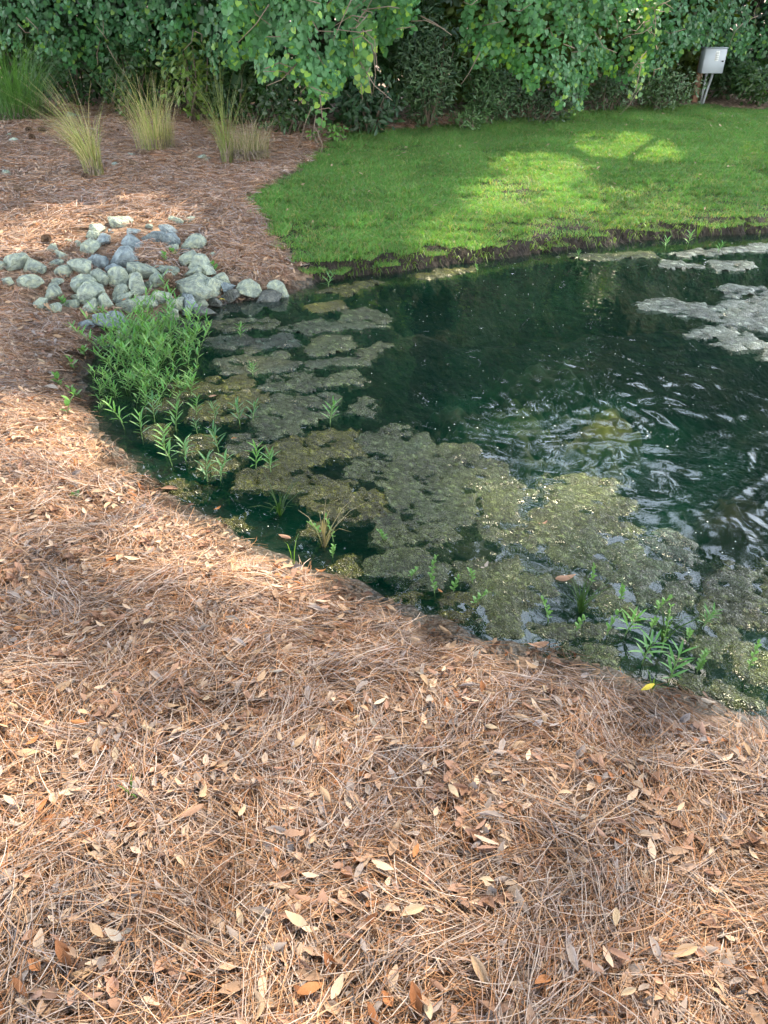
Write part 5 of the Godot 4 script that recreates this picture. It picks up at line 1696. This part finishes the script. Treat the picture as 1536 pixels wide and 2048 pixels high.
# ------------------------------------------------------------------ the metal box
func build_box() -> void:
	var p := Vector3(BOX[0], height(BOX[0], BOX[1]), BOX[1])
	var t := thing("electrical_box", "grey metal electrical box on two conduits in front of the thicket", "electrical box", p)
	var lo: float = BOX[2] - p.y
	var hi: float = BOX[3] - p.y
	var hw: float = BOX[4]
	var g := Color(0.36, 0.40, 0.45)
	var b := MB.new()
	b.box(Vector3(-hw, lo, -0.16), Vector3(hw, hi, 0.0), 0.006, g)
	obj("case", b.done(M.steel, true), t)
	b = MB.new()
	b.box(Vector3(-hw + 0.004, lo + 0.004, 0.002), Vector3(hw + 0.004, hi - 0.004, 0.022), 0.004, Color(0.42, 0.46, 0.51))
	var door := obj("door", b.done(M.steel, true), t)
	b = MB.new()
	b.box(Vector3(0.0, lo + (hi - lo) * 0.52, 0.0235), Vector3(0.055, hi - (hi - lo) * 0.09, 0.025), 0.0005, Color(0.75, 0.76, 0.76))
	for k in 4: b.box(Vector3(0.007, lo + (hi - lo) * (0.57 + 0.08 * k), 0.0255), Vector3(0.048, lo + (hi - lo) * (0.6 + 0.08 * k), 0.0262), 0.0002, Color(0.25, 0.26, 0.28))
	obj("sticker", b.done(M.paint, true), door)
	b = MB.new()
	b.box(Vector3(hw - 0.045, lo + (hi - lo) * 0.47, 0.0235), Vector3(hw - 0.018, lo + (hi - lo) * 0.53, 0.034), 0.003, Color(0.02, 0.02, 0.022))
	obj("latch", b.done(M.paint, true), door)
	b = MB.new()
	b.box(Vector3(-hw - 0.012, hi + 0.002, -0.17), Vector3(hw + 0.012, hi + 0.014, 0.035), 0.004, g)
	obj("drip_cap", b.done(M.steel, true), t)
	b = MB.new()
	b.tube(PackedVector3Array([Vector3(-0.04, -0.05, -0.06), Vector3(-0.04, lo + 0.01, -0.06)]), 0.018, 0.018, 12, Color(0.26, 0.28, 0.29))
	obj("conduit", b.done(M.steel), t)
	b = MB.new()
	b.tube(PackedVector3Array([Vector3(-0.03, -0.05, -0.02), Vector3(0.0, lo * 0.4, -0.03), Vector3(0.05, lo + 0.01, -0.06)]), 0.018, 0.018, 12, Color(0.28, 0.30, 0.31))
	obj("conduit", b.done(M.steel), t)
	b = MB.new()
	b.box(Vector3(-0.13, -0.1, -0.25), Vector3(-0.05, hi - 0.1, -0.17), 0.005, Color(0.22, 0.11, 0.07))
	obj("wooden_post", b.done(M.paint, true), t)
	# a spray of leaves hanging over its top edge is part of the vine behind

# ------------------------------------------------------------------ cones, specks
func build_small_things() -> void:
	rng.seed = 901
	var b := MB.new()
	var core := PackedVector3Array([Vector3(0, -0.035, 0), Vector3(0, 0, 0), Vector3(0, 0.04, 0)])
	b.tube(core, 0.014, 0.006, 7, Color(0.07, 0.045, 0.03))
	var body := b.done(M.twig)
	b = MB.new()
	for k in 70:
		var f := k / 69.0
		var a := k * 2.39996
		var r := 0.03 * sin(PI * (0.12 + 0.8 * f)) + 0.006
		var p := Vector3(cos(a) * 0.01, -0.036 + 0.078 * f, sin(a) * 0.01)
		var e := Vector3(cos(a) * r, p.y + 0.012 + 0.01 * f, sin(a) * r)
		var s := Vector3(-sin(a), 0, cos(a))
		b.ribbon(PackedVector3Array([p, p.lerp(e, 0.6) - Vector3(0, 0.002, 0), e, e + Vector3(0, 0.004, 0)]), s, PackedFloat32Array([0.003, 0.0075, 0.007, 0.003]), Color(0.13, 0.085, 0.055) if k % 3 else Color(0.2, 0.14, 0.095))
	var scales := b.done(M.twig)
	for k in CONES.size():
		var q: Array = CONES[k]
		var t := thing("pine_cone", q[0], "pine cone", on(q[1], q[2]) + Vector3(0, 0.045 if k == 0 else 0.035, 0), rr(0, TAU), "pine cones lying about the bank")
		if k > 0: t.rotation.z = 1.3
		if k == 0: t.scale = Vector3.ONE * 1.35
		obj("cone_core", body, t)
		obj("cone_scales", scales, t)
	# pale specks drifting on the open water
	var d := MB.new()
	var c0 := d.vert(Vector3(0, 0.0016, 0), Color.WHITE)
	for k in 7: d.vert(Vector3(cos(TAU * k / 7), 0.0, sin(TAU * k / 7) * 0.7), Color.WHITE)
	for k in 7: d.tri(c0, 1 + k, 1 + (k + 1) % 7)
	var w: Array[Transform3D] = []
	var tint := PackedColorArray()
	for k in 900:
		var x := rr(-1.2, 3.6)
		var z := rr(-7.0, -2.0)
		if shore_d(x, z) > -0.1: continue
		if rng.randf() < 0.5: continue
		var s := rr(0.0018, 0.0045)
		w.append(Transform3D(Basis(Vector3.UP, rr(0, TAU)).scaled(Vector3(s, 1.0, s)), Vector3(x, 0.0045, z)))
		var g := rr(0.5, 0.8)
		tint.append(Color(g, g, g * 0.9))
	tag(many("floating_specks", d.done(M.paint), w, tint), "tiny pale specks drifting on the open water", "specks")
